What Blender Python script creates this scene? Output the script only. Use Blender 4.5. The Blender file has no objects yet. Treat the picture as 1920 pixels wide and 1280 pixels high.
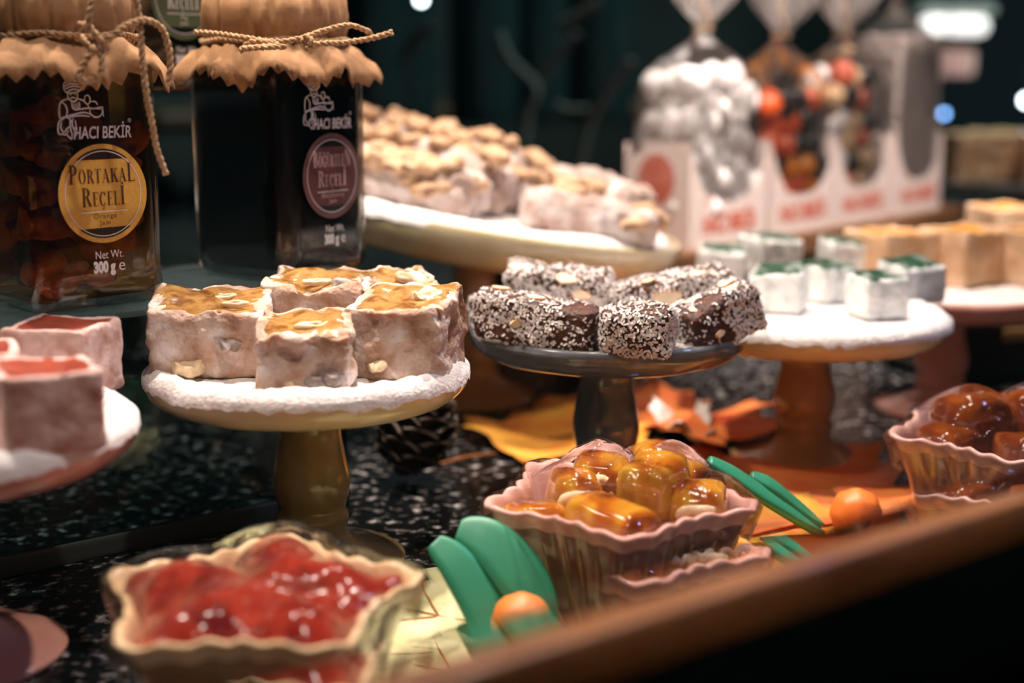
import bpy, bmesh, math, random
from mathutils import Vector, Matrix, noise
random.seed(7)
noise.seed_set(3)
SC = bpy.context.scene
COL = SC.collection
R = math.radians
PI = math.pi

# ------------------------------------------------------------------ camera
PITCH, FPX, CAMZ = R(11), 2600.0, 0.2
cd = bpy.data.cameras.new('camera')
cam = bpy.data.objects.new('camera', cd)
COL.objects.link(cam)
cam.location = (0, 0, CAMZ)
cam.rotation_euler = (R(90) - PITCH, 0, 0)
cd.sensor_width = 36
cd.lens = FPX / 1920 * 36
cd.clip_start = 0.005
cd.clip_end = 50
cd.dof.use_dof = True
cd.dof.focus_distance = 0.555
cd.dof.aperture_fstop = 4.4
SC.camera = cam

# ------------------------------------------------------------------ world, exposure
w = bpy.data.worlds.new('world')
SC.world = w
w.use_nodes = True
w.node_tree.nodes['Background'].inputs[0].default_value = (0.30, 0.62, 0.70, 1)
w.node_tree.nodes['Background'].inputs[1].default_value = 0.011
SC.view_settings.view_transform = 'Standard'
SC.view_settings.look = 'None'
SC.view_settings.gamma = 1
SC.view_settings.exposure = 0.4
SC.view_settings.use_curve_mapping = False

# the window runs along U, inward is N (both in plan)
TH = R(36.87)
U = Vector((math.cos(TH), math.sin(TH), 0))
N = Vector((-math.sin(TH), math.cos(TH), 0))


def sw(s, wv, z=0.0):
    p = U * s + N * wv
    return Vector((p.x, p.y, z))


def spot(name, loc, target, energy, color=(1, .84, .70), radius=.010, size=70, blend=.6):
    d = bpy.data.lights.new(name, 'SPOT')
    d.energy = energy
    d.color = color
    d.shadow_soft_size = radius
    d.spot_size = R(size)
    d.spot_blend = blend
    o = bpy.data.objects.new(name, d)
    COL.objects.link(o)
    o.location = loc
    o.rotation_euler = (Vector(target) - Vector(loc)).to_track_quat('-Z', 'Y').to_euler()
    return o


# row of small spot lamps under the window's ceiling, above the frame
WARM = (1, .83, .71)
spot('ceiling_spot', (-.34, .62, .86), (-.13, .50, .05), 22, WARM, .016, 62)
spot('ceiling_spot', (-.06, .76, .88), (.02, .58, .05), 22, WARM, .016, 62)
spot('ceiling_spot', (.20, .86, .88), (.18, .68, .05), 21, WARM, .016, 62)
spot('ceiling_spot', (.00, .335, .78), (-.13, .58, .12), 7, WARM, .012, 50)
spot('ceiling_spot', (.40, .62, .80), (.24, 1.08, .13), 46, (1, .86, .78), .014, 34)
spot('ceiling_spot', (-.10, .76, .84), (.14, .99, .13), 12, (1, .86, .76), .014, 34)
spot('ceiling_spot', (.62, 1.15, .9), (.50, 1.35, .10), 12, WARM, .014)
spot('back_wall_fill', (.9, 1.5, 1.3), (.3, 2.3, .4), 60, (.60, .95, .88), .03, 100)  # added teal fill that lifts the back wall, source unseen
spot('blue_glint_light', (.42, .66, .55), (.05, .50, .05), 1.5, (.22, .40, 1), .014, 70)  # unseen blue source put in for glints on film and jelly


# ------------------------------------------------------------------ pixel helpers (placing by measured rays)
def ray(x, y):
    a, b = (x - 960) / FPX, (640 - y) / FPX
    return Vector((a, math.cos(PITCH) + b * math.sin(PITCH), -math.sin(PITCH) + b * math.cos(PITCH)))


def onz(x, y, z):
    d = ray(x, y)
    t = (z - CAMZ) / d.z
    return Vector((d.x * t, d.y * t, z))


def aty(x, y, Y):
    d = ray(x, y)
    t = Y / d.y
    return Vector((d.x * t, Y, CAMZ + d.z * t))


# ------------------------------------------------------------------ object helpers
def link(name, me, mat=None, parent=None, loc=None, rot=None, smooth=True):
    o = bpy.data.objects.new(name, me)
    COL.objects.link(o)
    if mat is not None and me is not None and not me.materials:
        me.materials.append(mat)
    if parent is not None:
        o.parent = parent
    if loc is not None:
        o.location = loc
    if rot is not None:
        o.rotation_euler = rot
    if smooth and me is not None and len(me.polygons):
        me.polygons.foreach_set('use_smooth', [True] * len(me.polygons))
    return o


def mesh(name, vf):
    me = bpy.data.meshes.new(name)
    me.from_pydata([tuple(v) for v in vf[0]], [], vf[1])
    me.update()
    return me


def mk(name, vf, mat, parent=None, loc=None, rot=None, smooth=True):
    return link(name, mesh(name, vf), mat, parent, loc, rot, smooth)


def tag(o, label, cat, group=None, kind=None):
    if label:
        o['label'] = label
    if cat:
        o['category'] = cat
    if group:
        o['group'] = group
    if kind:
        o['kind'] = kind
    return o


def thing(name, label, cat, loc=(0, 0, 0), rz=0, group=None):
    o = bpy.data.objects.new(name, None)
    COL.objects.link(o)
    o.empty_display_size = .01
    o.location = loc
    o.rotation_euler = (0, 0, rz)
    return tag(o, label, cat, group)


def join(*vfs):
    V, F = [], []
    for v, f in vfs:
        n = len(V)
        V += list(v)
        F += [tuple(i + n for i in q) for q in f]
    return V, F


def xf(vf, m):
    return [m @ Vector(v) for v in vf[0]], vf[1]


def box(x0, y0, z0, x1, y1, z1):
    v = [(x0, y0, z0), (x1, y0, z0), (x1, y1, z0), (x0, y1, z0), (x0, y0, z1), (x1, y0, z1), (x1, y1, z1), (x0, y1, z1)]
    return v, [(3, 2, 1, 0), (4, 5, 6, 7), (0, 1, 5, 4), (1, 2, 6, 5), (2, 3, 7, 6), (3, 0, 4, 7)]


def rbox(sx, sy, sz, r, n=8, nz=None):
    """rounded box, centred in plan, base at z=0"""
    hx, hy, hz = sx / 2, sy / 2, sz / 2
    idx, V, F = {}, [], []

    def vid(p):
        k = tuple(round(c, 5) for c in p)
        if k not in idx:
            idx[k] = len(V)
            q = Vector((p[0] * hx, p[1] * hy, p[2] * hz))
            c = Vector((max(-hx + r, min(hx - r, q.x)), max(-hy + r, min(hy - r, q.y)), max(-hz + r, min(hz - r, q.z))))
            d = q - c
            if d.length > 1e-9:
                q = c + d.normalized() * r
            V.append(q + Vector((0, 0, hz)))
        return idx[k]

    def coords(h):
        e = min(.9, r / h)
        k = max(2, n // 4)
        a = [-1 + e * (1 - math.cos(PI / 2 * i / k)) * .999 for i in range(k)]
        b = [-1 + e + (2 - 2 * e) * i / n for i in range(n + 1)]
        return a + b + [-t for t in reversed(a)]
    cx, cy, cz = coords(hx), coords(hy), coords(hz)
    for ax, A, B in ((0, cy, cz), (1, cz, cx), (2, cx, cy)):
        for s in (-1, 1):
            for i in range(len(A) - 1):
                for j in range(len(B) - 1):
                    q = []
                    for a, b in ((i, j), (i + 1, j), (i + 1, j + 1), (i, j + 1)):
                        p = [0, 0, 0]
                        p[ax] = s
                        p[(ax + 1) % 3] = A[a]
                        p[(ax + 2) % 3] = B[b]
                        q.append(vid(p))
                    if s < 0:
                        q.reverse()
                    F.append(tuple(q))
    return V, F


def displace(vf, amp, scale, seed=0, keepz=False):
    V = []
    off = Vector((seed * 3.7, seed * 1.9, seed * 5.3))
    for v in vf[0]:
        v = Vector(v)
        d = noise.noise_vector(v * scale + off) * amp
        if keepz:
            d.z = 0
        V.append(v + d)
    return V, vf[1]


def lathe(prof, n=64):
    V, F = [], []
    m = len(prof)
    for i in range(n):
        a = 2 * PI * i / n
        for r, z in prof:
            V.append(Vector((r * math.cos(a), r * math.sin(a), z)))
    for i in range(n):
        j = (i + 1) % n
        for k in range(m - 1):
            F.append((i * m + k, j * m + k, j * m + k + 1, i * m + k + 1))
    return V, F


def smooth_prof(pts, k=6):
    P = [Vector((p[0], p[1], 0)) for p in pts]
    return [(max(0, q.x), q.y) for q in catmull(P, k)]


def catmull(P, k=8, closed=False):
    out = []
    n = len(P)
    rng = range(n if closed else n - 1)
    for i in rng:
        if closed:
            a, b, c, d = P[i - 1], P[i], P[(i + 1) % n], P[(i + 2) % n]
        else:
            a, b, c, d = P[max(0, i - 1)], P[i], P[i + 1], P[min(n - 1, i + 2)]
        for j in range(k):
            t = j / k
            out.append(.5 * ((2 * b) + (c - a) * t + (2 * a - 5 * b + 4 * c - d) * t * t + (3 * b - a - 3 * c + d) * t ** 3))
    if not closed:
        out.append(P[-1].copy())
    return out


def tube(P, rad, n=8, closed=False, caps=True):
    """tube along points; rad number or list"""
    V, F = [], []
    m = len(P)
    T = []
    for i in range(m):
        a = P[i - 1] if (i > 0 or closed) else P[i]
        b = P[(i + 1) % m] if (i < m - 1 or closed) else P[i]
        T.append((b - a).normalized())
    ref = Vector((0, 0, 1)) if abs(T[0].z) < .9 else Vector((1, 0, 0))
    u = T[0].cross(ref).normalized()
    for i in range(m):
        u = (u - T[i] * u.dot(T[i]))
        u = u.normalized() if u.length > 1e-9 else T[i].orthogonal().normalized()
        v = T[i].cross(u)
        r = rad[i] if isinstance(rad, (list, tuple)) else rad
        for k in range(n):
            a = 2 * PI * k / n
            V.append(P[i] + u * (r * math.cos(a)) + v * (r * math.sin(a)))
    for i in range(m if closed else m - 1):
        j = (i + 1) % m
        for k in range(n):
            l = (k + 1) % n
            F.append((i * n + k, i * n + l, j * n + l, j * n + k))
    if caps and not closed:
        F.append(tuple(reversed(range(n))))
        F.append(tuple((m - 1) * n + k for k in range(n)))
    return V, F


def rope(P, rad, pitch=.0055, k=10, closed=False):
    """two-ply twisted cord along control points"""
    Q = catmull([Vector(p) for p in P], k, closed)
    D = [Q[0]]
    for a, b in zip(Q, Q[1:]):            # resample evenly
        L = (b - a).length
        m = max(1, int(L / .0009))
        for i in range(1, m + 1):
            D.append(a.lerp(b, i / m))
    S = [[], []]
    u = None
    s = 0
    for i, p in enumerate(D):
        t = (D[min(i + 1, len(D) - 1)] - D[max(i - 1, 0)]).normalized()
        if u is None:
            u = t.orthogonal().normalized()
        u = u - t * u.dot(t)
        u = u.normalized() if u.length > 1e-9 else t.orthogonal().normalized()
        v = t.cross(u)
        if i:
            s += (p - D[i - 1]).length
        a = 2 * PI * s / pitch
        d = (u * math.cos(a) + v * math.sin(a)) * rad * .48
        j = 1 + .18 * noise.noise(p * 900)
        S[0].append(p + d * j)
        S[1].append(p - d * j)
    return join(tube(S[0], rad * .62, 6), tube(S[1], rad * .62, 6))


def copy_tree(o, parent=None):
    c = o.copy()
    COL.objects.link(c)
    c.parent = parent
    for ch in o.children:
        copy_tree(ch, c)
    return c


# ------------------------------------------------------------------ materials
def S(node, name, val):
    if name in node.inputs:
        node.inputs[name].default_value = val


def c4(c):
    return (c[0], c[1], c[2], 1)


def mat(name, base, rough=.5, coat=0, metal=0, sss=0, sss_rad=None, spec=.5, bump=0, bscale=200, noise_col=None, nscale=60,
        lo=.4, hi=.6, detail=4, emit=None, estr=0, ndist=0, stretch=None, sheen=0, trans=0):
    m = bpy.data.materials.new(name)
    m.use_nodes = True
    nt = m.node_tree
    b = nt.nodes['Principled BSDF']
    S(b, 'Base Color', c4(base))
    S(b, 'Roughness', rough)
    S(b, 'Coat Weight', coat)
    S(b, 'Coat Roughness', .06)
    S(b, 'Metallic', metal)
    S(b, 'Specular IOR Level', spec)
    S(b, 'Sheen Weight', sheen)
    S(b, 'Transmission Weight', trans)
    if sss:
        S(b, 'Subsurface Weight', sss)
        S(b, 'Subsurface Radius', sss_rad or (.01, .004, .002))
        S(b, 'Subsurface Scale', 1.0)
    if emit:
        S(b, 'Emission Color', c4(emit))
        S(b, 'Emission Strength', estr)
    tc = nt.nodes.new('ShaderNodeTexCoord')
    vec = tc.outputs['Object']
    if stretch:
        mp = nt.nodes.new('ShaderNodeMapping')
        mp.inputs['Scale'].default_value = stretch
        nt.links.new(vec, mp.inputs[0])
        vec = mp.outputs[0]
    if noise_col:
        nz = nt.nodes.new('ShaderNodeTexNoise')
        nz.inputs['Scale'].default_value = nscale
        nz.inputs['Detail'].default_value = detail
        nz.inputs['Distortion'].default_value = ndist
        nt.links.new(vec, nz.inputs['Vector'])
        cr = nt.nodes.new('ShaderNodeValToRGB')
        cr.color_ramp.elements[0].position = lo
        cr.color_ramp.elements[1].position = hi
        cr.color_ramp.elements[0].color = c4(base)
        cols = noise_col if isinstance(noise_col[0], (tuple, list)) else [noise_col]
        cr.color_ramp.elements[1].color = c4(cols[-1])
        for i, cc in enumerate(cols[:-1]):
            e = cr.color_ramp.elements.new(lo + (hi - lo) * (i + 1) / len(cols))
            e.color = c4(cc)
        nt.links.new(nz.outputs[0], cr.inputs[0])
        nt.links.new(cr.outputs[0], b.inputs['Base Color'])
    if bump:
        nz2 = nt.nodes.new('ShaderNodeTexNoise')
        nz2.inputs['Scale'].default_value = bscale
        nz2.inputs['Detail'].default_value = 5
        nt.links.new(vec, nz2.inputs['Vector'])
        bp = nt.nodes.new('ShaderNodeBump')
        bp.inputs['Strength'].default_value = bump
        bp.inputs['Distance'].default_value = .002
        nt.links.new(nz2.outputs[0], bp.inputs['Height'])
        nt.links.new(bp.outputs[0], b.inputs['Normal'])
    return m


def thin_clear(name, tint=(1, 1, 1), refl=.06, rough=.03, bump=0, bscale=60, haze=0, hazecol=(.8, .8, .8)):
    """thin clear sheet: lets light through, mirrors at grazing angles"""
    m = bpy.data.materials.new(name)
    m.use_nodes = True
    nt = m.node_tree
    nt.nodes.remove(nt.nodes['Principled BSDF'])
    out = nt.nodes['Material Output']
    tr = nt.nodes.new('ShaderNodeBsdfTransparent')
    tr.inputs[0].default_value = c4(tint)
    gl = nt.nodes.new('ShaderNodeBsdfGlossy')
    gl.inputs['Roughness'].default_value = rough
    gl.inputs['Color'].default_value = (1, 1, 1, 1)
    lw = nt.nodes.new('ShaderNodeFresnel')
    lw.inputs['IOR'].default_value = 1.45
    ml = nt.nodes.new('ShaderNodeMath')
    ml.operation = 'MULTIPLY_ADD'
    ml.inputs[1].default_value = .75
    ml.inputs[2].default_value = refl
    nt.links.new(lw.outputs[0], ml.inputs[0])
    mx = nt.nodes.new('ShaderNodeMixShader')
    nt.links.new(ml.outputs[0], mx.inputs[0])
    nt.links.new(tr.outputs[0], mx.inputs[1])
    nt.links.new(gl.outputs[0], mx.inputs[2])
    last = mx
    if haze:
        df = nt.nodes.new('ShaderNodeBsdfDiffuse')
        df.inputs[0].default_value = c4(hazecol)
        m2 = nt.nodes.new('ShaderNodeMixShader')
        m2.inputs[0].default_value = haze
        nt.links.new(mx.outputs[0], m2.inputs[1])
        nt.links.new(df.outputs[0], m2.inputs[2])
        last = m2
    if bump:
        tc = nt.nodes.new('ShaderNodeTexCoord')
        nz = nt.nodes.new('ShaderNodeTexNoise')
        nz.inputs['Scale'].default_value = bscale
        nz.inputs['Detail'].default_value = 4
        nt.links.new(tc.outputs['Object'], nz.inputs['Vector'])
        bp = nt.nodes.new('ShaderNodeBump')
        bp.inputs['Strength'].default_value = bump
        bp.inputs['Distance'].default_value = .004
        nt.links.new(nz.outputs[0], bp.inputs['Height'])
        nt.links.new(bp.outputs[0], gl.inputs['Normal'])
        nt.links.new(bp.outputs[0], lw.inputs['Normal'])
    nt.links.new(last.outputs[0], out.inputs[0])
    return m


M = {}
M['granite'] = mat('granite', (.003, .004, .0045), .22, noise_col=[(.006, .007, .0075), (.16, .15, .15), (.80, .75, .74)], nscale=165, lo=.44, hi=.70, detail=6, bump=.15, bscale=400)
M['wall'] = mat('wall_paint', (.010, .016, .017), .7, noise_col=(.035, .042, .038), nscale=3, lo=.35, hi=.7)
M['bead'] = mat('varnished_wood', (.26, .095, .022), .35, coat=.3, noise_col=(.17, .055, .012), nscale=40, stretch=(.15, 1, 1), bump=.1)
M['frame'] = mat('black_frame', (.0012, .002, .002), .7, spec=0)
M['shelfwood'] = mat('shelf_wood', (.22, .105, .05), .45, noise_col=(.12, .05, .022), nscale=25, stretch=(.2, 1, 1))
M['cream'] = mat('cream_glaze', (.72, .62, .40), .18, coat=.6, noise_col=(.66, .55, .33), nscale=50)
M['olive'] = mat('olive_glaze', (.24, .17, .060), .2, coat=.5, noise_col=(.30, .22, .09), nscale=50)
M['creamtan'] = mat('bounce_lit_cream_glaze', (.42, .24, .11), .2, coat=.6, noise_col=(.34, .20, .085), nscale=40)  # cream pedestals with shade and warm leaf bounce mixed into the colour
M['pinkglaze'] = mat('pink_glaze', (.72, .36, .29), .18, coat=.6, noise_col=(.66, .31, .25), nscale=60)
M['greyglaze'] = mat('grey_glaze', (.15, .16, .175), .12, coat=.8, noise_col=(.11, .12, .13), nscale=70)
M['greyplate'] = mat('steel_grey_glaze', (.26, .27, .27), .25)
M['sugar'] = mat('powdered_sugar', (.90, .87, .86), .95, bump=.5, bscale=500, noise_col=(.80, .76, .75), nscale=150, spec=.1)
M['paper'] = mat('kraft_paper', (.42, .235, .115), .75, noise_col=(.34, .185, .088), nscale=120, bump=.12, bscale=300, spec=.2)
M['twine'] = mat('jute_twine', (.60, .40, .24), .85, noise_col=(.45, .28, .15), nscale=500, bump=.5, bscale=900, spec=.15)
M['glass'] = thin_clear('jar_glass', (.96, .98, .97), .02, .02)
M['syrup'] = thin_clear('amber_syrup', (.80, .50, .20), .0, .1)
M['acrylic'] = thin_clear('acrylic_sheet', (.78, .88, .88), .07, .08, bump=.12, bscale=25, haze=.055, hazecol=(.42, .52, .54))  # grey diffuse haze painted in for reflections along the sheets
M['acrylic_dark'] = thin_clear('clear_acrylic_darkened', (.38, .46, .46), .04, .06, bump=.12, bscale=25)  # front sheet is clear acrylic too, tint darkened in place of dark reflections
M['film'] = thin_clear('cling_film', (.99, .99, .99), .006, .05, bump=.3, bscale=55, haze=.004)
M['bagfilm'] = thin_clear('cellophane', (.985, .985, .985), .016, .03, bump=.7, bscale=45, haze=.012)
M['tuft'] = thin_clear('cellophane_tuft', (.80, .80, .80), .06, .08, bump=.8, bscale=60, haze=.22, hazecol=(.75, .68, .66))
M['darkjam'] = mat('dark_jam', (.0015, .002, .003), .25)
M['core'] = mat('jam_depth', (.020, .008, .003), .5)
M['peel'] = mat('orange_peel', (.28, .085, .010), .4, noise_col=[(.42, .17, .016), (.09, .025, .004)], nscale=110, lo=.3, hi=.7, bump=.4, bscale=350, sss=.2, sss_rad=(.004, .002, .0005))
M['gold'] = mat('gold_label', (.80, .47, .085), .55, noise_col=(.74, .42, .07), nscale=600)
M['plum'] = mat('plum_label', (.115, .032, .034), .5)
M['plumring'] = mat('plum_ring', (.16, .06, .062), .5)
M['green_label'] = mat('green_label', (.085, .115, .050), .5)
M['labdark'] = mat('label_clear_dark', (.022, .008, .005), .4)
M['labdark2'] = mat('label_black', (.003, .006, .006), .3)
M['brownink'] = mat('brown_ink', (.10, .022, .006), .6)
M['whiteink'] = mat('white_ink', (.82, .78, .76), .6)
M['pinkink'] = mat('pale_pink_ink', (.70, .48, .46), .6)
M['redink'] = mat('red_ink', (.62, .11, .055), .6)
M['carton'] = mat('white_carton', (.74, .62, .58), .6)
M['lokum_side'] = mat('dusted_lokum', (.34, .19, .115), .85, noise_col=[(.52, .34, .25), (.68, .53, .45), (.84, .77, .74)], nscale=85, lo=.30, hi=.70, detail=8, bump=1.0, bscale=300, sss=.25, sss_rad=(.006, .003, .0015), spec=.2)
M['lokum_amber'] = mat('amber_lokum', (.36, .165, .040), .22, coat=.5, noise_col=[(.54, .30, .10), (.24, .095, .022)], nscale=120, lo=.35, hi=.65, sss=.4, sss_rad=(.01, .004, .001), bump=.3, bscale=200)
M['nut'] = mat('hazelnut', (.85, .68, .44), .5, noise_col=(.74, .50, .26), nscale=200, lo=.5, hi=.7, bump=.3)
M['nutgrey'] = mat('dusted_nut', (.33, .27, .25), .8, noise_col=(.62, .54, .50), nscale=150, bump=.5)
M['pinkside'] = mat('dusted_rose_lokum', (.76, .56, .53), .85, noise_col=(.54, .31, .26), nscale=120, lo=.4, hi=.65, bump=.5, bscale=300, spec=.2)
M['rose'] = mat('rose_jelly', (.40, .085, .050), .3, coat=.3, noise_col=(.32, .06, .036), nscale=100, sss=.4, sss_rad=(.008, .002, .001), bump=.2)
M['mintside'] = mat('dusted_mint_lokum', (.62, .66, .63), .9, noise_col=[(.84, .87, .85), (.92, .93, .92)], nscale=160, lo=.35, hi=.62, bump=.7, bscale=350, spec=.2)
M['mint'] = mat('mint_jelly', (.014, .060, .030), .35, coat=.2, noise_col=[(.022, .085, .045), (.30, .36, .32)], nscale=120, bump=.2)
M['orangeside'] = mat('dusted_orange_lokum', (.80, .56, .38), .85, noise_col=(.72, .44, .24), nscale=70, bump=.5, bscale=300, spec=.2)
M['orangejelly'] = mat('orange_jelly', (.85, .42, .07), .25, coat=.4, noise_col=(.78, .33, .04), nscale=100, sss=.3)
M['cocoa'] = mat('cocoa_paste', (.045, .013, .006), .4, noise_col=(.10, .028, .010), nscale=250, bump=.8, bscale=500)
M['coconut'] = mat('coconut', (.82, .77, .74), .7, spec=.2)
M['almond'] = mat('almond_slice', (.90, .74, .52), .5, noise_col=(.80, .55, .28), nscale=180, lo=.55, hi=.7)
M['almondskin'] = mat('almond_skin', (.55, .20, .04), .5, noise_col=(.38, .11, .02), nscale=200)
M['walnutroll'] = mat('dusted_roll', (.38, .27, .23), .9, noise_col=[(.52, .41, .37), (.72, .66, .65)], nscale=60, lo=.35, hi=.65, bump=.7, bscale=220, spec=.2)
M['walnut'] = mat('walnut_half', (.46, .26, .13), .6, noise_col=[(.64, .44, .28), (.20, .09, .04)], nscale=140, lo=.35, hi=.68, bump=.8, bscale=220)
M['amberjelly'] = mat('amber_jelly', (.15, .020, .002), .08, coat=1, noise_col=[(.62, .17, .008), (1.0, .60, .055), (.36, .07, .004)], nscale=34, lo=.36, hi=.66, detail=1.5, ndist=.8, stretch=(1, 1, .35), trans=.42)
M['brownjelly'] = mat('brown_jelly', (.26, .045, .006), .08, coat=1, noise_col=[(.46, .11, .012), (.20, .032, .004)], nscale=50, lo=.35, hi=.66, detail=2, trans=.5)
M['redjelly'] = mat('red_jelly', (.20, .006, .006), .08, coat=1, noise_col=[(.36, .035, .016), (.13, .003, .004)], nscale=45, lo=.35, hi=.68, detail=2, trans=.3)
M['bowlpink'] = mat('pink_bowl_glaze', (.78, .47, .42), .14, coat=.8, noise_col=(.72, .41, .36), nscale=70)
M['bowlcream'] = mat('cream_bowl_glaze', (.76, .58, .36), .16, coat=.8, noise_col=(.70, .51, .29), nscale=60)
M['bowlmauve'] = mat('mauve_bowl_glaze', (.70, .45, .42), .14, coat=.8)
M['outpink'] = mat('shaded_pink_glaze', (.27, .135, .11), .2, coat=.7, noise_col=(.20, .10, .075), nscale=60, stretch=(1, 1, .2))  # bowl outsides: the rim glazes with shade worked into the colour
M['outcream'] = mat('shaded_cream_glaze', (.26, .19, .085), .2, coat=.7, noise_col=(.30, .16, .07), nscale=40)
M['outmauve'] = mat('shaded_mauve_glaze', (.32, .20, .18), .16, coat=.8)
M['flute'] = mat('olive_glaze_streak', (.34, .26, .11), .25, coat=.5)
M['leafplastic'] = mat('green_clay_leaf', (.022, .225, .125), .42, noise_col=(.028, .25, .14), nscale=40, bump=.05)
M['orangeclay'] = mat('orange_clay', (.85, .22, .035), .45, noise_col=(.80, .19, .03), nscale=60, bump=.08)
M['mapleorange'] = mat('orange_maple', (.82, .16, .04), .7, noise_col=[(.86, .27, .06), (.78, .11, .03)], nscale=22, lo=.35, hi=.65, bump=.4)
M['mapleyellow'] = mat('yellow_maple', (.86, .42, .05), .7, noise_col=[(.80, .28, .03), (.45, .07, .02)], nscale=25, lo=.4, hi=.72, bump=.4)
M['paleleaf'] = mat('pale_leaf', (.72, .70, .42), .7, noise_col=(.60, .60, .30), nscale=50, bump=.3)
M['vein'] = mat('leaf_vein', (.38, .12, .02), .7)
M['cone'] = mat('pine_cone', (.020, .013, .009), .6, noise_col=(.045, .028, .018), nscale=100, bump=.5)
M['conetip'] = mat('pine_cone_tip', (.085, .055, .036), .6)
M['dragee'] = mat('sugar_almond', (.88, .84, .83), .55, sss=.3, sss_rad=(.006, .006, .006))
M['drageeorange'] = mat('orange_dragee', (.74, .11, .025), .35, coat=.2)
M['drageeamber'] = mat('amber_dragee', (.82, .28, .02), .35, coat=.2)
M['drageeblack'] = mat('dark_dragee', (.018, .014, .012), .3, coat=.2)
M['drageecream'] = mat('cream_dragee', (.62, .42, .24), .4)
M['drageered'] = mat('brick_red_dragee', (.50, .10, .05), .4)
M['bead_grey'] = mat('silver_beads', (.52, .44, .41), .4)
M['twig'] = mat('bare_twig', (.10, .095, .085), .8)
M['darkglass'] = mat('dark_bottle', (.012, .022, .024), .2)
M['basket'] = mat('dark_basket', (.012, .011, .010), .6)
M['brass'] = mat('brass_tag', (.45, .26, .10), .4)
M['bulb'] = mat('white_bulb', (.8, .85, .9), .5, emit=(.75, .88, 1), estr=14)
M['bulbblue'] = mat('blue_bulb', (.3, .5, .9), .5, emit=(.22, .48, 1), estr=7)
M['tubelamp'] = mat('tube_lamp', (.9, .88, .86), .5, emit=(1, .93, .90), estr=1.3)
M['pinksign'] = mat('pink_sign', (.5, .3, .27), .6, emit=(.8, .50, .43), estr=.42)

# real solid window glass
gm = bpy.data.materials.new('window_glass')
gm.use_nodes = True
nt = gm.node_tree
nt.nodes.remove(nt.nodes['Principled BSDF'])
g = nt.nodes.new('ShaderNodeBsdfGlass')
g.inputs['Roughness'].default_value = 0
g.inputs['IOR'].default_value = 1.5
nt.links.new(g.outputs[0], nt.nodes['Material Output'].inputs[0])
M['pane'] = gm

# ------------------------------------------------------------------ the setting
FL = [sw(-1.0, .222), sw(3.2, .222), sw(3.2, 2.6), sw(-1.0, 2.6)]
fl = mk('floor', ([Vector((p.x, p.y, 0)) for p in FL] + [Vector((p.x, p.y, -.03)) for p in FL],
                  [(0, 1, 2, 3), (7, 6, 5, 4), (0, 4, 5, 1), (1, 5, 6, 2), (2, 6, 7, 3), (3, 7, 4, 0)]), M['granite'], smooth=False)
tag(fl, 'black speckled granite base of the window display', 'floor', kind='structure')


def frame_xf():
    return Matrix((U.to_4d(), N.to_4d(), Vector((0, 0, 1, 0)), Vector((0, 0, 0, 1)))).transposed()


FX = Matrix(((U.x, N.x, 0, 0), (U.y, N.y, 0, 0), (0, 0, 1, 0), (0, 0, 0, 1)))
wb = mk('wall_back', xf(box(-1.0, 2.6, -.03, 3.2, 2.64, 1.4), FX), M['wall'], smooth=False)
tag(wb, 'dark blurred wall at the back of the shop', 'wall', kind='structure')

# pane: 6 mm plate whose lower margin is cut to two bevel facets on the outer side
W0, W1 = .200, .207
ZB, ZM, ZF = .0980, .0900, .0700
sec = [(W0, 1.4), (W0, ZB), (W0 + .00095, ZM), (W0 + .0028, ZM - .0085), (W0 + .0028, ZF), (W1, ZF), (W1, 1.4)]
V = [Vector((s, a, z)) for s in (-.35, .95) for a, z in sec]
k = len(sec)
F = [tuple(range(k)), tuple(reversed(range(k, 2 * k)))] + [(i, k + i, k + (i + 1) % k, (i + 1) % k) for i in range(k)]
F = [tuple(reversed(f)) for f in F]
pn = mk('window_1', xf((V, F), FX), M['pane'], smooth=False)
bm = bmesh.new()
bm.from_mesh(pn.data)
bmesh.ops.recalc_face_normals(bm, faces=bm.faces)
bm.to_mesh(pn.data)
bm.free()
tag(pn, 'clear shop window pane with a bevelled lower edge', 'window', kind='structure')
bead = mk('trim_1', xf(rbox(1.3, .012, .090, .002, 6), FX @ Matrix.Translation((.3, W1 + .0075, -.003))), M['bead'])
tag(bead, 'warm brown wooden glazing bead inside the window', 'trim', kind='structure')
fr = mk('trim_2', xf(join(rbox(1.3, .05, .18, .006, 6)), FX @ Matrix.Translation((.3, W0 - .027, -.0985))), M['frame'])
tag(fr, 'black outer rail of the window frame', 'trim', kind='structure')

# ------------------------------------------------------------------ text helpers
def ring_poly(cx, cy, ro, rx_i, a0, a1, n=20):
    rxo, ryo = ro
    rxi, ryi = rx_i
    V, F = [], []
    for i in range(n + 1):
        a = a0 + (a1 - a0) * i / n
        V += [(cx + rxo * math.cos(a), cy + ryo * math.sin(a)), (cx + rxi * math.cos(a), cy + ryi * math.sin(a))]
    for i in range(n):
        F.append((2 * i, 2 * i + 2, 2 * i + 3, 2 * i + 1))
    return V, F


def rc(x0, y0, x1, y1):
    return [(x0, y0), (x1, y0), (x1, y1), (x0, y1)], [(0, 1, 2, 3)]


def qd(*p):
    return list(p), [tuple(range(len(p)))]


def disc(cx, cy, r, n=10):
    return [(cx + r * math.cos(2 * PI * i / n), cy + r * math.sin(2 * PI * i / n)) for i in range(n)], [tuple(range(n))]


def stem(x=.08, wd=.13, y0=0, y1=1):
    return [rc(x, y0, x + wd, y1), rc(x - .07, 0, x + wd + .07, .04), rc(x - .07, .96, x + wd + .07, 1)]


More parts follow.
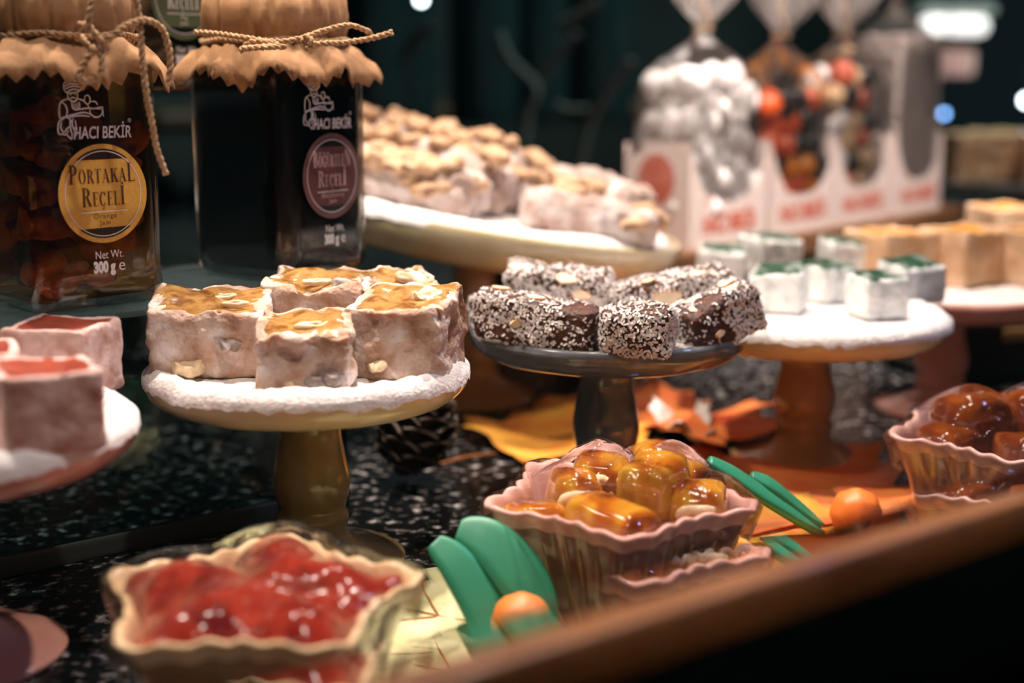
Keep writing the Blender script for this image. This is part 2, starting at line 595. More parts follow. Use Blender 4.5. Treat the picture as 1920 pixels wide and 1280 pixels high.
def glyph(ch):
    h = PI / 2
    if ch == 'I' or ch == 'İ':
        g, wd = stem(), .29
        if ch == 'İ':
            g = g + [disc(.145, 1.14, .075)]
        return g, wd
    if ch == 'L':
        return stem() + [rc(.08, 0, .50, .045), qd((.46, .04), (.50, 0), (.50, .27))], .53
    if ch == 'T':
        return stem(.21) + [rc(0, .95, .55, 1), qd((0, 1), (0, .72), (.05, .96)), qd((.55, 1), (.50, .96), (.55, .72))], .57
    if ch == 'E':
        return stem() + [rc(.08, .955, .47, 1), rc(.08, 0, .49, .045), rc(.2, .49, .36, .53), qd((.43, .96), (.47, 1), (.47, .74)),
                         qd((.45, .04), (.49, 0), (.49, .26)), rc(.345, .40, .37, .62)], .52
    if ch == 'P':
        return stem() + [ring_poly(.2, .725, (.33, .275), (.19, .23), -h, h)], .55
    if ch == 'R':
        return stem() + [ring_poly(.2, .74, (.32, .26), (.18, .215), -h, h), qd((.27, .5), (.40, .5), (.62, 0), (.46, 0))], .62
    if ch == 'B':
        return stem() + [ring_poly(.2, .75, (.29, .25), (.16, .205), -h, h), ring_poly(.2, .26, (.34, .26), (.20, .215), -h, h)], .57
    if ch in 'OÖ':
        g = [ring_poly(.3, .5, (.3, .51), (.16, .465), 0, 2 * PI, 32)]
        if ch == 'Ö':
            g += [disc(.19, 1.17, .07), disc(.41, 1.17, .07)]
        return g, .62
    if ch in 'CÇĞ':
        g = [ring_poly(.3, .5, (.29, .51), (.15, .465), R(38), R(322), 28), rc(.49, .68, .53, .98)]
        if ch == 'Ç':
            g += [ring_poly(.3, -.14, (.11, .12), (.06, .07), -R(150), R(90), 12)]
        elif ch == 'Ğ':
            g += [rc(.42, .02, .54, .42), rc(.36, .40, .60, .44), ring_poly(.3, 1.24, (.15, .15), (.10, .08), PI, 2 * PI, 10)]
        return g, .60
    if ch == 'Ü':
        return [rc(.07, .28, .20, 1), rc(0, .96, .27, 1), rc(.46, .28, .50, 1), rc(.38, .96, .58, 1),
                ring_poly(.285, .29, (.215, .30), (.165, .25), PI, 2 * PI), disc(.19, 1.17, .07), disc(.40, 1.17, .07)], .60
    if ch == 'A':
        return [qd((.05, 0), (.10, 0), (.32, 1), (.27, 1)), qd((.27, 1), (.36, 1), (.62, 0), (.46, 0)), rc(.15, .30, .46, .345),
                rc(-.02, 0, .17, .04), rc(.40, 0, .68, .04)], .66
    if ch == 'K':
        return stem() + [qd((.2, .42), (.25, .42), (.56, .98), (.50, .98)), qd((.27, .55), (.36, .67), (.66, 0), (.50, 0)),
                         rc(.42, .96, .64, 1), rc(.42, 0, .70, .04)], .68
    if ch == 'N':
        return [rc(.08, 0, .13, 1), rc(0, 0, .21, .04), rc(0, .96, .13, 1), qd((.08, 1), (.20, 1), (.60, 0), (.53, 0)), rc(.55, 0, .60, 1), rc(.47, .96, .68, 1)], .68
    return [], .3


def serif_line(s, h, small=.74, gap=.07):
    """first and last letters tall, the rest small capitals; centred on x=0; returns 2D verts, faces"""
    V, F, x = [], [], 0
    for i, ch in enumerate(s):
        k = 1.0 if i in (0, len(s) - 1) else small
        g, wd = glyph(ch)
        for v, f in g:
            n = len(V)
            V += [(x + p[0] * k, p[1] * k) for p in v]
            F += [tuple(a + n for a in q) for q in f]
        x += (wd + gap) * k
    return [((p[0] - x / 2) * h, p[1] * h) for p in V], F


def flat(v2, faces, y, dx=0, dz=0, sx=1, rot=0):
    """2D print -> plane facing -Y at depth y"""
    c, s = math.cos(rot), math.sin(rot)
    return [Vector((dx + (p[0] * c - p[1] * s) * sx, y, dz + p[0] * s + p[1] * c)) for p in v2], faces


def bfont(body, h, y, dx, dz, sx=1, bold=0, spacing=1, shear=0):
    cu = bpy.data.curves.new('lettering', 'FONT')
    cu.body = body
    cu.size = h
    cu.align_x = 'CENTER'
    cu.resolution_u = 3
    cu.offset = bold
    cu.space_character = spacing
    cu.shear = shear
    o = bpy.data.objects.new('lettering_tmp', cu)
    COL.objects.link(o)
    dg = bpy.context.evaluated_depsgraph_get()
    me = bpy.data.meshes.new_from_object(o.evaluated_get(dg))
    bpy.data.objects.remove(o)
    V = [Vector((dx + v.co.x * sx, y, dz + v.co.y)) for v in me.vertices]
    F = [tuple(p.vertices) for p in me.polygons]
    bpy.data.meshes.remove(me)
    return V, F


def ribbon(lines, wd, y):
    """pen strokes on a face: list of 2D polylines"""
    V, F = [], []
    for L in lines:
        P = [Vector((p[0], p[1], 0)) for p in L]
        if len(P) > 2:
            P = catmull(P, 4)
        b = len(V)
        for i, p in enumerate(P):
            t = P[min(i + 1, len(P) - 1)] - P[max(i - 1, 0)]
            t = t.normalized() if t.length > 1e-9 else Vector((1, 0, 0))
            q = Vector((-t.y, t.x, 0)) * wd * (.5 + .35 * math.sin(PI * i / max(1, len(P) - 1)))
            V += [Vector((p.x + q.x, y, p.y + q.y)), Vector((p.x - q.x, y, p.y - q.y))]
        for i in range(len(P) - 1):
            F.append((b + 2 * i, b + 2 * i + 1, b + 2 * i + 3, b + 2 * i + 2))
    return V, F


# loose pen sketch of a seated figure in a turban holding a tray (coordinates in a 480 x 420 sketch frame, y down)
SK = [[(55, 60), (60, 20), (95, 2), (140, 8), (168, 35), (160, 70), (120, 85), (75, 85), (55, 60)], [(58, 45), (100, 22), (160, 30)], [(62, 62), (110, 40), (166, 48)],
      [(75, 82), (110, 62), (158, 66)], [(78, 88), (80, 115), (92, 135), (112, 148), (132, 138), (142, 110), (142, 86)], [(92, 100), (104, 97)], [(120, 97), (132, 98)],
      [(95, 125), (110, 118), (128, 124)], [(80, 128), (45, 140), (25, 165), (18, 220), (20, 265)], [(40, 150), (62, 175), (70, 215), (60, 250)], [(142, 128), (175, 140), (200, 165)],
      [(100, 150), (105, 190), (125, 205), (150, 195), (150, 150)], [(112, 160), (114, 195)], [(126, 160), (128, 198)], [(140, 158), (140, 196)],
      [(190, 110), (185, 140), (195, 165), (215, 160), (222, 130), (210, 105), (190, 110)], [(200, 165), (225, 200), (290, 190), (306, 195)], [(225, 150), (255, 150), (270, 175)],
      [(150, 205), (200, 196), (300, 205)], [(215, 205), (222, 240), (255, 262), (290, 245), (302, 200)], [(302, 200), (304, 258)], [(60, 250), (120, 235), (180, 225), (220, 240)],
      [(70, 262), (110, 250), (170, 248), (215, 255)], [(20, 265), (60, 255), (90, 280), (95, 330)], [(50, 262), (15, 285), (4, 330), (8, 370), (30, 375)], [(30, 290), (22, 330), (40, 365)],
      [(85, 270), (82, 320), (92, 380)], [(105, 262), (98, 310), (118, 395)], [(118, 280), (122, 330), (124, 360)], [(40, 365), (60, 340), (78, 322)], [(55, 375), (85, 410), (92, 375)],
      [(28, 372), (50, 378), (72, 350)]]


def make_jar(loc, rz, label, cat_fill, title, sub, lab, ink, ringmat, darkmat, chunks, dx=0.0, inkw=None, seed=1):
    a, hb = .059, .100
    t = thing('jam_jar', label, 'jar', loc, rz, 'jam jars with paper covers')
    body = displace(rbox(a, a, hb, .0075, 10), 0, 1)
    mk('glass_body', body, M['glass'], t)
    # panel seams moulded into the glass
    e = a / 2 + .0001
    if chunks:
        mk('syrup', xf(rbox(a - .004, a - .004, hb - .006, .006, 6), Matrix.Translation((0, 0, .004))), M['syrup'], t)
        mk('jam_depth', xf(rbox(a - .026, a - .026, hb - .012, .006, 4), Matrix.Translation((0, 0, .006))), M['core'], t)
        rr = random.Random(3)
        for i in range(34):
            side = i % 2
            u = rr.uniform(-.021, .021)
            z = .010 + (i // 2) / 17 * .068 + rr.uniform(-.003, .003)
            d = -a / 2 + .0085 + rr.uniform(-.001, .003)
            p = (u, d, z) if side == 0 else (d, u, z)
            s = rr.uniform(.010, .017)
            v = displace(rbox(s * 1.5, s * .75, s * .55, s * .22, 5), .0022, 120, i)
            from mathutils import Euler
            rm = Matrix.Translation(p) @ Euler((rr.uniform(-.6, .6), rr.uniform(-.6, .6), rr.uniform(0, 6))).to_matrix().to_4x4()
            lim = a / 2 - .0030
            q = [rm @ x for x in v[0]]
            q = [Vector((max(-lim, min(lim, x.x)), max(-lim, min(lim, x.y)), max(.006, x.z))) for x in q]
            mk('fruit_chunk', (q, v[1]), M['peel'], t)
    else:
        mk('jam', xf(rbox(a - .004, a - .004, hb - .007, .006, 6), Matrix.Translation((0, 0, .004))), cat_fill, t)
    # round label on the -Y face
    y0 = -e
    rl = .0190
    zc = .0455
    xc = .0015 + dx
    lb = mk('label', flat(*disc(0, 0, rl, 64), y0 - .0002, xc, zc), lab, t, smooth=False)
    lb['label'] = 'round printed label'
    for sg in (1, -1):
        q = []
        a0 = math.asin(.69 / .9)
        for i in range(25):
            an = a0 + (PI - 2 * a0) * i / 24
            q.append((rl * .9 * math.cos(an), sg * rl * .9 * math.sin(an)))
        if sg < 0:
            q.reverse()
        mk('label_window', flat(q, [tuple(range(25))], y0 - .0003, xc, zc), darkmat, lb, smooth=False)
    if ringmat:
        mk('label_rim', flat(*ring_poly(0, 0, (rl, rl), (rl * .90, rl * .90), 0, 2 * PI, 64), y0 - .00032, xc, zc), ringmat, lb, smooth=False)
    mk('label_line', flat(*ring_poly(0, 0, (rl * .865, rl * .865), (rl * .845, rl * .845), 0, 2 * PI, 64), y0 - .0004, xc, zc), inkw or M['whiteink'], lb, smooth=False)
    tv = join(flat(*serif_line(title[0], .0072), y0 - .0005, xc, zc + .0042, .72 if len(title[0]) > 8 else .92),
              flat(*serif_line(title[1], .0072), y0 - .0005, xc, zc - .0046, .92))
    mk('lettering', tv, ink, lb, smooth=False)
    mk('label_rule', flat(*rc(-.010, -.0002, .010, .0002), y0 - .0005, xc, zc - .0068), inkw or M['whiteink'], lb, smooth=False)
    mk('small_lettering', join(bfont(sub, .0027, y0 - .0005, xc, zc - .0094, 1.1, 0, 1.15), bfont('Jam', .0027, y0 - .0005, xc, zc - .0120, 1.1, 0, 1.15)), ink, lb, smooth=False)
    iw = inkw or M['whiteink']
    mk('weight_print', join(bfont('Net Wt.', .0044, y0 - .0004, xc + .0010, zc - .0250, .82), bfont('300 g', .0058, y0 - .0004, xc - .0015, zc - .0302, .72, .00035),
                            bfont('e', .0068, y0 - .0004, xc + .0062, zc - .0302, 1.0)), iw, t, smooth=False)
    k = .0000525
    mk('emblem', ribbon([[(xc - .0178 + p[0] * k * 1.22, zc + .0428 - p[1] * k) for p in L] for L in SK], .00034, y0 - .0004), iw, t, smooth=False)
    mk('brand_print', join(bfont('HACI BEKİR', .0064, y0 - .0004, xc + .0008, zc + .0212, .72, .00012, 1, .12), bfont('®', .0022, y0 - .0004, xc + .0128, zc + .0268)), iw, t, smooth=False)
    # screw neck and lid hidden under the paper
    mk('lid', lathe([(0, hb - .002), (.026, hb - .002), (.0305, hb + .002), (.0305, hb + .013), (0, hb + .0135)], 32), M['gold'], t)
    # paper cover: crinkled cap, cinched under the lid, flared pinked skirt
    nth = 288
    rows = [(0, .0280), (.012, .0282), (.022, .0278), (.0285, .0262), (.0325, .0225), (.0338, .0170), (.0335, .0110), (.0318, .0065), (.0312, .0045),
            (.0330, .0030), (.0362, .0004), (.0395, -.0030), (.0420, -.0065), (.0436, -.0100)]
    V, F = [], []
    rr = random.Random(seed)
    ph = [rr.uniform(0, 6.28) for _ in range(6)]
    for j, (r, z) in enumerate(rows):
        q = j / (len(rows) - 1)
        sk = max(0, (q - .64) / .36)
        for i in range(nth):
            th = 2 * PI * i / nth
            pl = math.sin(9 * th + ph[0]) + .6 * math.sin(14 * th + ph[1]) + .5 * math.sin(5 * th + ph[2])
            vp = Vector((math.cos(th) * 2.1, math.sin(th) * 2.1, z * 75 + seed))
            vd = noise.voronoi(vp)[0]
            cr = 1.1 * noise.noise(Vector((math.cos(th) * 2.2, math.sin(th) * 2.2, z * 60 + seed))) - 1.7 * max(0, .16 - (vd[1] - vd[0])) / .16 + .5 * vd[0]
            fold = abs(((th * 11 / (2 * PI) + .25 * math.sin(3 * th + ph[3])) % 1) - .5) * 2
            rad = r + (pl * .0019 * sk) + cr * .0011 * min(1, r / .03) - (1 - fold) ** 6 * .0012 * (1 if .25 < q < .66 else .4)
            rad += sk * .003 * math.sin(4 * th + ph[4])
            zz = z + hb + cr * .0009 * (1 - sk) + sk * (.0026 * math.sin(7 * th + ph[5]) + .0016 * pl)
            if j == len(rows) - 1:
                zg = abs(((i % 6) / 6) - .5) * 2
                zz -= .0030 * zg
                rad += .0010 * zg
            V.append(Vector((rad * math.cos(th), rad * math.sin(th), zz)))
    for j in range(len(rows) - 1):
        for i in range(nth):
            l = (i + 1) % nth
            F.append((j * nth + i, (j + 1) * nth + i, (j + 1) * nth + l, j * nth + l))
    pc = mk('paper_cover', (V, F), M['paper'], t)
    so = pc.modifiers.new('thick', 'SOLIDIFY')
    so.thickness = .0003
    ring = [Vector((.0328 * math.cos(2 * PI * i / 24), .0328 * math.sin(2 * PI * i / 24), hb + .0050 + .0006 * math.sin(i * 1.7))) for i in range(25)]
    mk('twine', rope(ring, .0013, k=6), M['twine'], t)
    return t, hb


def twine_world(jar, lines, rad=.0013):
    """knot, loops and ends given in world points"""
    bpy.context.view_layer.update()
    inv = jar.matrix_world.inverted()
    for L in lines:
        mk('twine_end', rope([inv @ p for p in L], rad), M['twine'], jar)


J1, _ = make_jar((-.1815, .556, .1085), R(47), 'orange jam jar with a yellow round label and brown paper cover, leftmost of the jars', None, ('PORTAKAL', 'REÇELİ'), 'Orange',
                 M['gold'], M['brownink'], None, M['labdark'], True, seed=2)
J2, _ = make_jar((-.1085, .6445, .1085), R(55), 'nearly black blackberry jam jar with a plum oval label, right end of the riser', M['darkjam'], ('BÖĞÜRTLEN', 'REÇELİ'), 'Blackberry',
                 M['plum'], M['pinkink'], M['plumring'], M['labdark2'], False, dx=.001, seed=5)
J3, _ = make_jar((-.183, .700, .1885), R(52), 'dark fig jam jar with green label on the upper riser step, behind the others', M['darkjam'], ('İNCİR', 'REÇELİ'), 'Fig',
                 M['green_label'], M['whiteink'], M['green_label'], M['labdark2'], False, seed=9)
D1 = .512
twine_world(J1, [[aty(150, 68, D1 + .004), aty(160, 85, D1), aty(182, 98, D1 - .002), aty(196, 90, D1), aty(180, 72, D1 - .003), aty(166, 55, D1 - .003), aty(148, 45, D1 - .002), aty(150, 62, D1)],
                 [aty(178, 92, D1 - .003), aty(162, 105, D1 - .004), aty(145, 140, D1 - .005), aty(158, 152, D1 - .005), aty(184, 138, D1 - .005), aty(186, 105, D1 - .004), aty(178, 92, D1 - .002)],
                 [aty(182, 88, D1 - .004), aty(205, 68, D1 - .004), aty(232, 48, D1), aty(265, 38, D1 + .006), aty(296, 52, D1 + .012), aty(310, 85, D1 + .014), aty(314, 120, D1 + .014), aty(311, 160, D1 + .014)],
                 [aty(160, 60, D1 - .003), aty(164, 25, D1 - .004), aty(176, -15, D1 - .002), aty(215, -40, D1 + .004), aty(247, -8, D1 + .006), aty(257, 45, D1 + .006), aty(262, 110, D1 + .005),
                  aty(269, 170, D1 + .004), aty(279, 225, D1 + .004), aty(288, 275, D1 + .005), aty(306, 326, D1 + .006)]])
D2 = .598
twine_world(J2, [[aty(360, 61, D2 + .012), aty(400, 63, D2 + .006), aty(450, 70, D2), aty(510, 78, D2 - .004), aty(560, 72, D2 - .003), aty(600, 58, D2 + .002), aty(650, 48, D2 + .008), aty(690, 62, D2 + .014)],
                 [aty(445, 96, D2 - .002), aty(470, 78, D2 - .003), aty(520, 84, D2 - .005), aty(480, 88, D2 - .005), aty(448, 92, D2 - .004), aty(470, 90, D2 - .006), aty(530, 88, D2 - .006)],
                 [aty(570, 66, D2 - .006), aty(578, 78, D2 - .008), aty(570, 90, D2 - .005), aty(562, 80, D2 - .004), aty(570, 66, D2 - .006)],
                 [aty(568, 84, D2 - .006), aty(600, 82, D2 - .003), aty(640, 80, D2 + .003), aty(690, 72, D2 + .009), aty(729, 61, D2 + .012)]])

# ------------------------------------------------------------------ acrylic riser (two steps)
rs = thing('acrylic_riser', 'clear acrylic two-step riser carrying the jam jars', 'display riser')
A0, A1 = onz(0, 628, .1055), onz(768, 540, .1055)
s1 = A1.dot(U)
w1 = (A0.dot(N) + A1.dot(N)) / 2 + .016
mk('step_sheet', xf(rbox(.62, .105, .0045, .002, 6), FX @ Matrix.Translation((s1 - .31, w1 + .0525, .1035))), M['acrylic'], rs)
mk('step_front', xf(rbox(.60, .004, .1000, .0015, 6), FX @ Matrix.Translation((s1 - .315, w1 + .0220, .003))), M['acrylic_dark'], rs)
mk('step_end', xf(rbox(.004, .070, .1000, .0015, 6), FX @ Matrix.Translation((s1 - .022, w1 + .070, .003))), M['acrylic'], rs)
mk('upper_sheet', xf(rbox(.56, .10, .0045, .002, 6), FX @ Matrix.Translation((s1 - .36, w1 + .150, .1835))), M['acrylic'], rs)
mk('upper_front', xf(rbox(.56, .004, .0740, .0015, 6), FX @ Matrix.Translation((s1 - .36, w1 + .107, .1085))), M['acrylic'], rs)
mk('foot_strip', xf(rbox(.60, .0045, .0090, .001, 4), FX @ Matrix.Translation((s1 - .315, w1 + .0215, .000))), mat('acrylic_edge', (.055, .065, .066), .3), rs)

# ------------------------------------------------------------------ cake stands
def stand_profile(Rp, h, Rf=.038, k=1):
    plate = [(0, h - .0030), (Rp * .5, h - .0030), (Rp - .0075, h - .0028), (Rp - .0040, h - .0004), (Rp - .0018, h), (Rp - .0002, h - .0012), (Rp, h - .0040 * k), (Rp - .0020 * k, h - .0085 * k),
             (Rp - .0090 * k, h - .0130 * k), (Rp * .6, h - .0160 * k), (Rp * .3, h - .0170 * k), (.0140, h - .0175 * k)]
    q = (h - .0175 * k)
    st = [(.0142, 1.0), (.0128, .90), (.0128, .82), (.0146, .68), (.0158, .55), (.0150, .44), (.0136, .36), (.0150, .31), (.0142, .25), (.0152, .18), (.022, .12), (.031, .075), (Rf - .001, .045), (Rf, .02), (Rf - .001, .0)]
    stem_ = [(r, z * q) for r, z in st] + [(0, 0)]
    return plate, stem_


def make_stand(label, loc, Rp, h, mp, ms=None, tilt=0, k=1):
    t = thing('cake_stand', label, 'cake stand', loc, 0, 'small pedestal cake stands')
    pl, st = stand_profile(Rp, h, .038, k)
    zp = h - .0175 * k
    pv = lathe(smooth_prof([(r, z - zp) for r, z in pl], 4) + [(0, 0)], 96)
    mk('plate', displace(pv, .0004, 60, Rp * 1000), mp, t, (0, 0, zp), (0, tilt, 0))
    mk('pedestal', displace(lathe(smooth_prof(st[:-1], 4) + [(0, 0)], 64), .0003, 80, 3), ms or mp, t)
    return t


def sugar_layer(label, loc, Rp, seed, rim=True, ragged=.004, cover=None, bumps=.0010, base=.0002, parent=None, rot=None):
    """bumpy disc of powdered sugar on a plate"""
    V, F = [], []
    nr, na = 30, 160
    for j in range(nr + 1):
        for i in range(na):
            th = 2 * PI * i / na
            edge = Rp + .0006 - ragged * .5 * (.5 + .5 * noise.noise(Vector((math.cos(th) * 4, math.sin(th) * 4, seed))))
            rr_ = edge * j / nr
            p = Vector((rr_ * math.cos(th), rr_ * math.sin(th), 0))
            z = base + bumps * (noise.noise(p * 110 + Vector((0, 0, seed))) + .6 * noise.noise(p * 300 + Vector((0, 0, seed)))) + bumps
            q = j / nr
            if rim and q > .80:
                z += .0042 * math.sin((q - .80) / .20 * PI * .8) + .0010 * noise.noise(p * 260)
            if rim and j >= nr - 1:
                p = p.normalized() * (Rp + (.0004 if j < nr else .0007))
                z = .0012 if j < nr else -.0012 - .0030 * abs(noise.noise(Vector((math.cos(th) * 6, math.sin(th) * 6, seed)))) - .0022 * abs(noise.noise(Vector((math.cos(th) * 17, math.sin(th) * 17, seed))))
            elif j == nr:
                z = -.0012
            V.append(p + Vector((0, 0, z)))
    for j in range(nr):
        for i in range(na):
            l = (i + 1) % na
            F.append((j * na + i, (j + 1) * na + i, (j + 1) * na + l, j * na + l))
    if cover:
        keep = [f for f in F if cover(sum((V[i] for i in f), Vector()) / 4)]
        F = keep
    o = mk('powdered_sugar', (V, F), M['sugar'], parent, loc, rot)
    return tag(o, label, 'sugar', None, 'stuff')


PL = {}
def stand(key, *a, **k):
    PL[key] = make_stand(*a, **k)
    return PL[key]


stand('mid', 'cream cake stand at the left carrying nut lokum chunks', (-.0843, .5525, 0), .0650, .083, M['cream'], M['olive'])
stand('pink', 'pink cake stand cut by the left edge with rose lokum', (-.1960, .4560, 0), .0660, .083, M['pinkglaze'])
stand('center', 'dark grey glazed cake stand in the middle with coconut slices', (.0425, .6390, 0), .0645, .084, M['greyglaze'])
stand('green', 'cream cake stand with a bounce-tinted pedestal carrying mint lokum cubes', (.1514, .7120, 0), .0715, .077, M['cream'], M['creamtan'])
stand('far', 'shaded pink cake stand at the right carrying orange lokum', (.2560, .8200, 0), .0670, .074, M['pinkglaze'])
stand('big', 'large cream cake stand tilted to the right behind the dark jar', (-.0250, .8420, 0), .1220, .120, M['cream'], M['creamtan'], tilt=R(10.0), k=1.7)

sugar_layer('white powdered sugar heaped on the nut lokum stand', (-.0843, .5525, .0815), .0650, 1)
sugar_layer('white powdered sugar covering the pink stand', (-.1960, .4560, .0815), .0660, 2)
sugar_layer('white powdered sugar under the mint cubes', (.1514, .7120, .0755), .0715, 3, bumps=.0006)
sugar_layer('patches of powdered sugar on the dark grey stand', (.0425, .6390, .0824), .0625, 4, rim=False, bumps=.0004,
            cover=lambda p: (noise.noise(p * 42 + Vector((3, 1, 2))) > -.05 or p.x < -.03 or (abs(p.x - .03) < .009 and p.y < -.03) or abs(p.x - .0) < .004) and not (p.y < -.030 and -.02 < p.x < -.004) and not (p.y < -.03 and .004 < p.x < .020))
sg = sugar_layer('powdered sugar dusted on the large tilted stand', (-.0250, .8420, .1185), .1205, 5, rot=(0, R(10.0), 0))
sugar_layer('thin powdered sugar under the orange cubes', (.2560, .8200, .0725), .0640, 6, rim=False)


# ------------------------------------------------------------------ lokum pieces
def lokum(name, label, cat, group, loc, rz, size, mside, mtop, seed, concave=.003, rough=.0014, border=.12, tilt=(0, 0), slope=0):
    sx, sy, sz = size
    t = thing(name, label, cat, loc, rz, group)
    t.rotation_euler = (tilt[0], tilt[1], rz)
    vf = rbox(sx, sy, sz, .0028, 20)
    V = []

    def topz(x, y):
        u, v = min(1, abs(x) / (sx / 2)), min(1, abs(y) / (sy / 2))
        return -concave * (1 - u ** 3) * (1 - v ** 3) + .0016 * noise.noise(Vector((x * 60, y * 60, seed))) + slope * y + slope * .35 * x * math.sin(seed)
    for v in vf[0]:
        k = v.z / sz
        q = v.copy()
        q.z += topz(v.x, v.y) * max(0, (k - .5) * 2)
        d = noise.noise_vector(v * 95 + Vector((seed, seed, 0))) * rough + noise.noise_vector(v * 330 + Vector((0, seed, 0))) * rough * .42
        if k < .05:
            d.z = max(0, d.z)
        V.append(q + d)
    mk('powdered_side', (V, vf[1]), mside, t)
    # jelly face left bare on the cut top
    n = 14
    TV, TF = [], []
    for i in range(n + 1):
        for j in range(n + 1):
            u, v = -1 + 2 * i / n, -1 + 2 * j / n
            kx = 1 - border * (1 + 1.2 * noise.noise(Vector((v * 2.3, seed, 1.3))))
            ky = 1 - border * (1 + 1.2 * noise.noise(Vector((u * 2.3, 5.1, seed))))
            x, y = u * kx * sx / 2, v * ky * sy / 2
            z = sz + topz(x, y) + .0010 * (1 - max(abs(u), abs(v)) ** 4) - .0007 * (max(abs(u), abs(v)) ** 8)
            d = noise.noise_vector(Vector((x, y, sz)) * 95 + Vector((seed, seed, 0))) * rough
            TV.append(Vector((x, y, z)) + d)
    for i in range(n):
        for j in range(n):
            a = i * (n + 1) + j
            TF.append((a, a + n + 1, a + n + 2, a + 1))
    mk('jelly_top', (TV, TF), mtop, t)
    return t


def nut_bits(t, spots):
    for i, (x, y, z, s, m) in enumerate(spots):
        v = displace(displace(rbox(s * 1.3, s * 1.0, s * .6, s * .25, 7), s * .30, 1.3 / s, i + x * 900), s * .12, 4 / s, i)
        mk('nut_piece', v, m, t, (x, y, z - s * .28), (.3 * math.sin(i * 3), .3 * math.cos(i * 2), i * 1.1))


def ring_nut(t, x, y, z, s, rz=0, tilt=0):
    """hazelnut sliced through: pale ring with a hollow"""
    P = [Vector((s * math.cos(a) * (1 + .2 * math.sin(2 * a)), .62 * s * math.sin(a), 0)) for a in [2 * PI * i / 20 for i in range(20)]]
    mk('nut_slice', displace(tube(P, s * .24, 8, closed=True), s * .12, 2 / s, x * 900), M['nut'], t, (x, y, z), (tilt, 0, rz))


z0 = .0825
G = 'nut lokum chunks on the cream stand'
NL = [('dusted nut lokum chunk at the left edge of the cream stand', (-.0375, -.004), R(8), (.047, .040, .029), 11),
      ('tall nut lokum chunk at the back middle of the cream stand', (.001, .0255), R(-4), (.040, .034, .0335), 12),
      ('amber-topped nut lokum chunk at the front of the cream stand', (.0045, -.0335), R(3), (.0345, .034, .0255), 13),
      ('pale dusted nut lokum chunk at the right of the cream stand', (.0405, -.008), R(-14), (.039, .040, .0305), 14),
      ('nut lokum chunk behind the pale one, its glazed top showing', (.0335, .0335), R(18), (.033, .029, .0330), 15)]
LK = []
for lb, (x, y), rz, sz, sd in NL:
    LK.append(lokum('nut_lokum', lb, 'sweet', G, (-.0843 + x, .5525 + y, z0), rz, sz, M['lokum_side'], M['lokum_amber'], sd, .0016, .0026, .10, slope=.14))
nut_bits(LK[0], [(-.019, -.016, .022, .006, M['nutgrey']), (-.008, -.0195, .005, .009, M['nut']), (.006, -.0195, .014, .008, M['nutgrey']), (-.016, -.0195, .001, .006, M['nut'])])
ring_nut(LK[0], .004, .006, .0282, .0050, .3)
ring_nut(LK[0], .010, -.010, .0280, .0045, -.4)
nut_bits(LK[1], [(.013, -.010, .0305, .008, M['nutgrey']), (-.010, .004, .0300, .009, M['nut']), (-.002, .010, .0310, .006, M['nut'])])
ring_nut(LK[1], .002, -.010, .0325, .0048, .2)
nut_bits(LK[2], [(.006, -.0168, .0035, .0085, M['nutgrey']), (.012, -.0168, .006, .006, M['nutgrey']), (-.004, -.0165, .003, .005, M['nut'])])
ring_nut(LK[2], .003, -.004, .0238, .0055, .1)
nut_bits(LK[3], [(-.010, .012, .027, .010, M['nut']), (.008, .004, .0290, .009, M['nut']), (-.006, -.0195, .006, .006, M['nut']), (.015, -.012, .0275, .006, M['nut'])])
nut_bits(LK[4], [(.004, -.008, .0315, .009, M['nut'])])

G = 'rose lokum cubes on the pink stand'
for lb, px, py, rz, sz, sd in (('rose lokum cube with a red cut top, front of the pink stand', 88, 830, R(28), (.031, .031, .0270), 21),
                               ('rose lokum cube standing behind the front one on the pink stand', 118, 735, R(-12), (.034, .031, .0280), 22),
                               ('rose lokum cube on the pink stand, cut by the left edge of the photo', -60, 800, R(20), (.034, .034, .0280), 23)):
    p = onz(px, py, .083)
    lokum('rose_lokum', lb, 'sweet', G, (p.x, p.y, .0828), rz, sz, M['pinkside'], M['rose'], sd, .0035, .0009, .09)

G = 'mint lokum cubes on the cream stand'
for lb, px, py, rz, sz, sd in (('grey-fronted mint cube at the very front of its plate', 1632, 590, R(14), (.0250, .025, .0215), 31),
                               ('mint cube beside the coconut slice, front left of its plate', 1450, 578, R(-20), (.0280, .028, .0225), 32),
                               ('mint cube at the right rim of its plate', 1696, 562, R(20), (.0270, .027, .0225), 33),
                               ('low white mint cube between the front left and front cubes', 1540, 560, R(30), (.0240, .024, .0205), 34),
                               ('mint cube with a broad green top at the back right of its plate', 1578, 520, R(8), (.0290, .027, .0240), 35),
                               ('almost white mint cube at the back middle of its plate', 1432, 512, R(25), (.0320, .030, .0240), 36),
                               ('mint cube at the back left, behind the coconut slice', 1345, 530, R(-10), (.0280, .028, .0220), 37)):
    p = onz(px, py, .077)
    lokum('mint_lokum', lb, 'sweet', G, (p.x, p.y, .0768), rz, sz, M['mintside'], M['mint'], sd, .0005, .0007, .055, slope=.10)

G = 'orange lokum cubes on the shaded stand'
for lb, px, py, rz, sz, sd in (('orange lokum cube nearest the mint cubes', 1658, 530, R(30), (.042, .040, .0330), 41),
                               ('middle orange lokum cube on the shaded stand', 1790, 528, R(34), (.042, .038, .0340), 42),
                               ('orange lokum cube at the right edge of the photo', 1915, 528, R(34), (.040, .040, .0335), 43),
                               ('orange lokum cube behind the middle one on the shaded stand', 1870, 478, R(20), (.040, .038, .0360), 44)):
    p = onz(px, py, .074)
    lokum('orange_lokum', lb, 'sweet', G, (p.x, p.y, .0738), rz, sz, M['orangeside'], M['orangejelly'], sd, .003, .0012, .12)


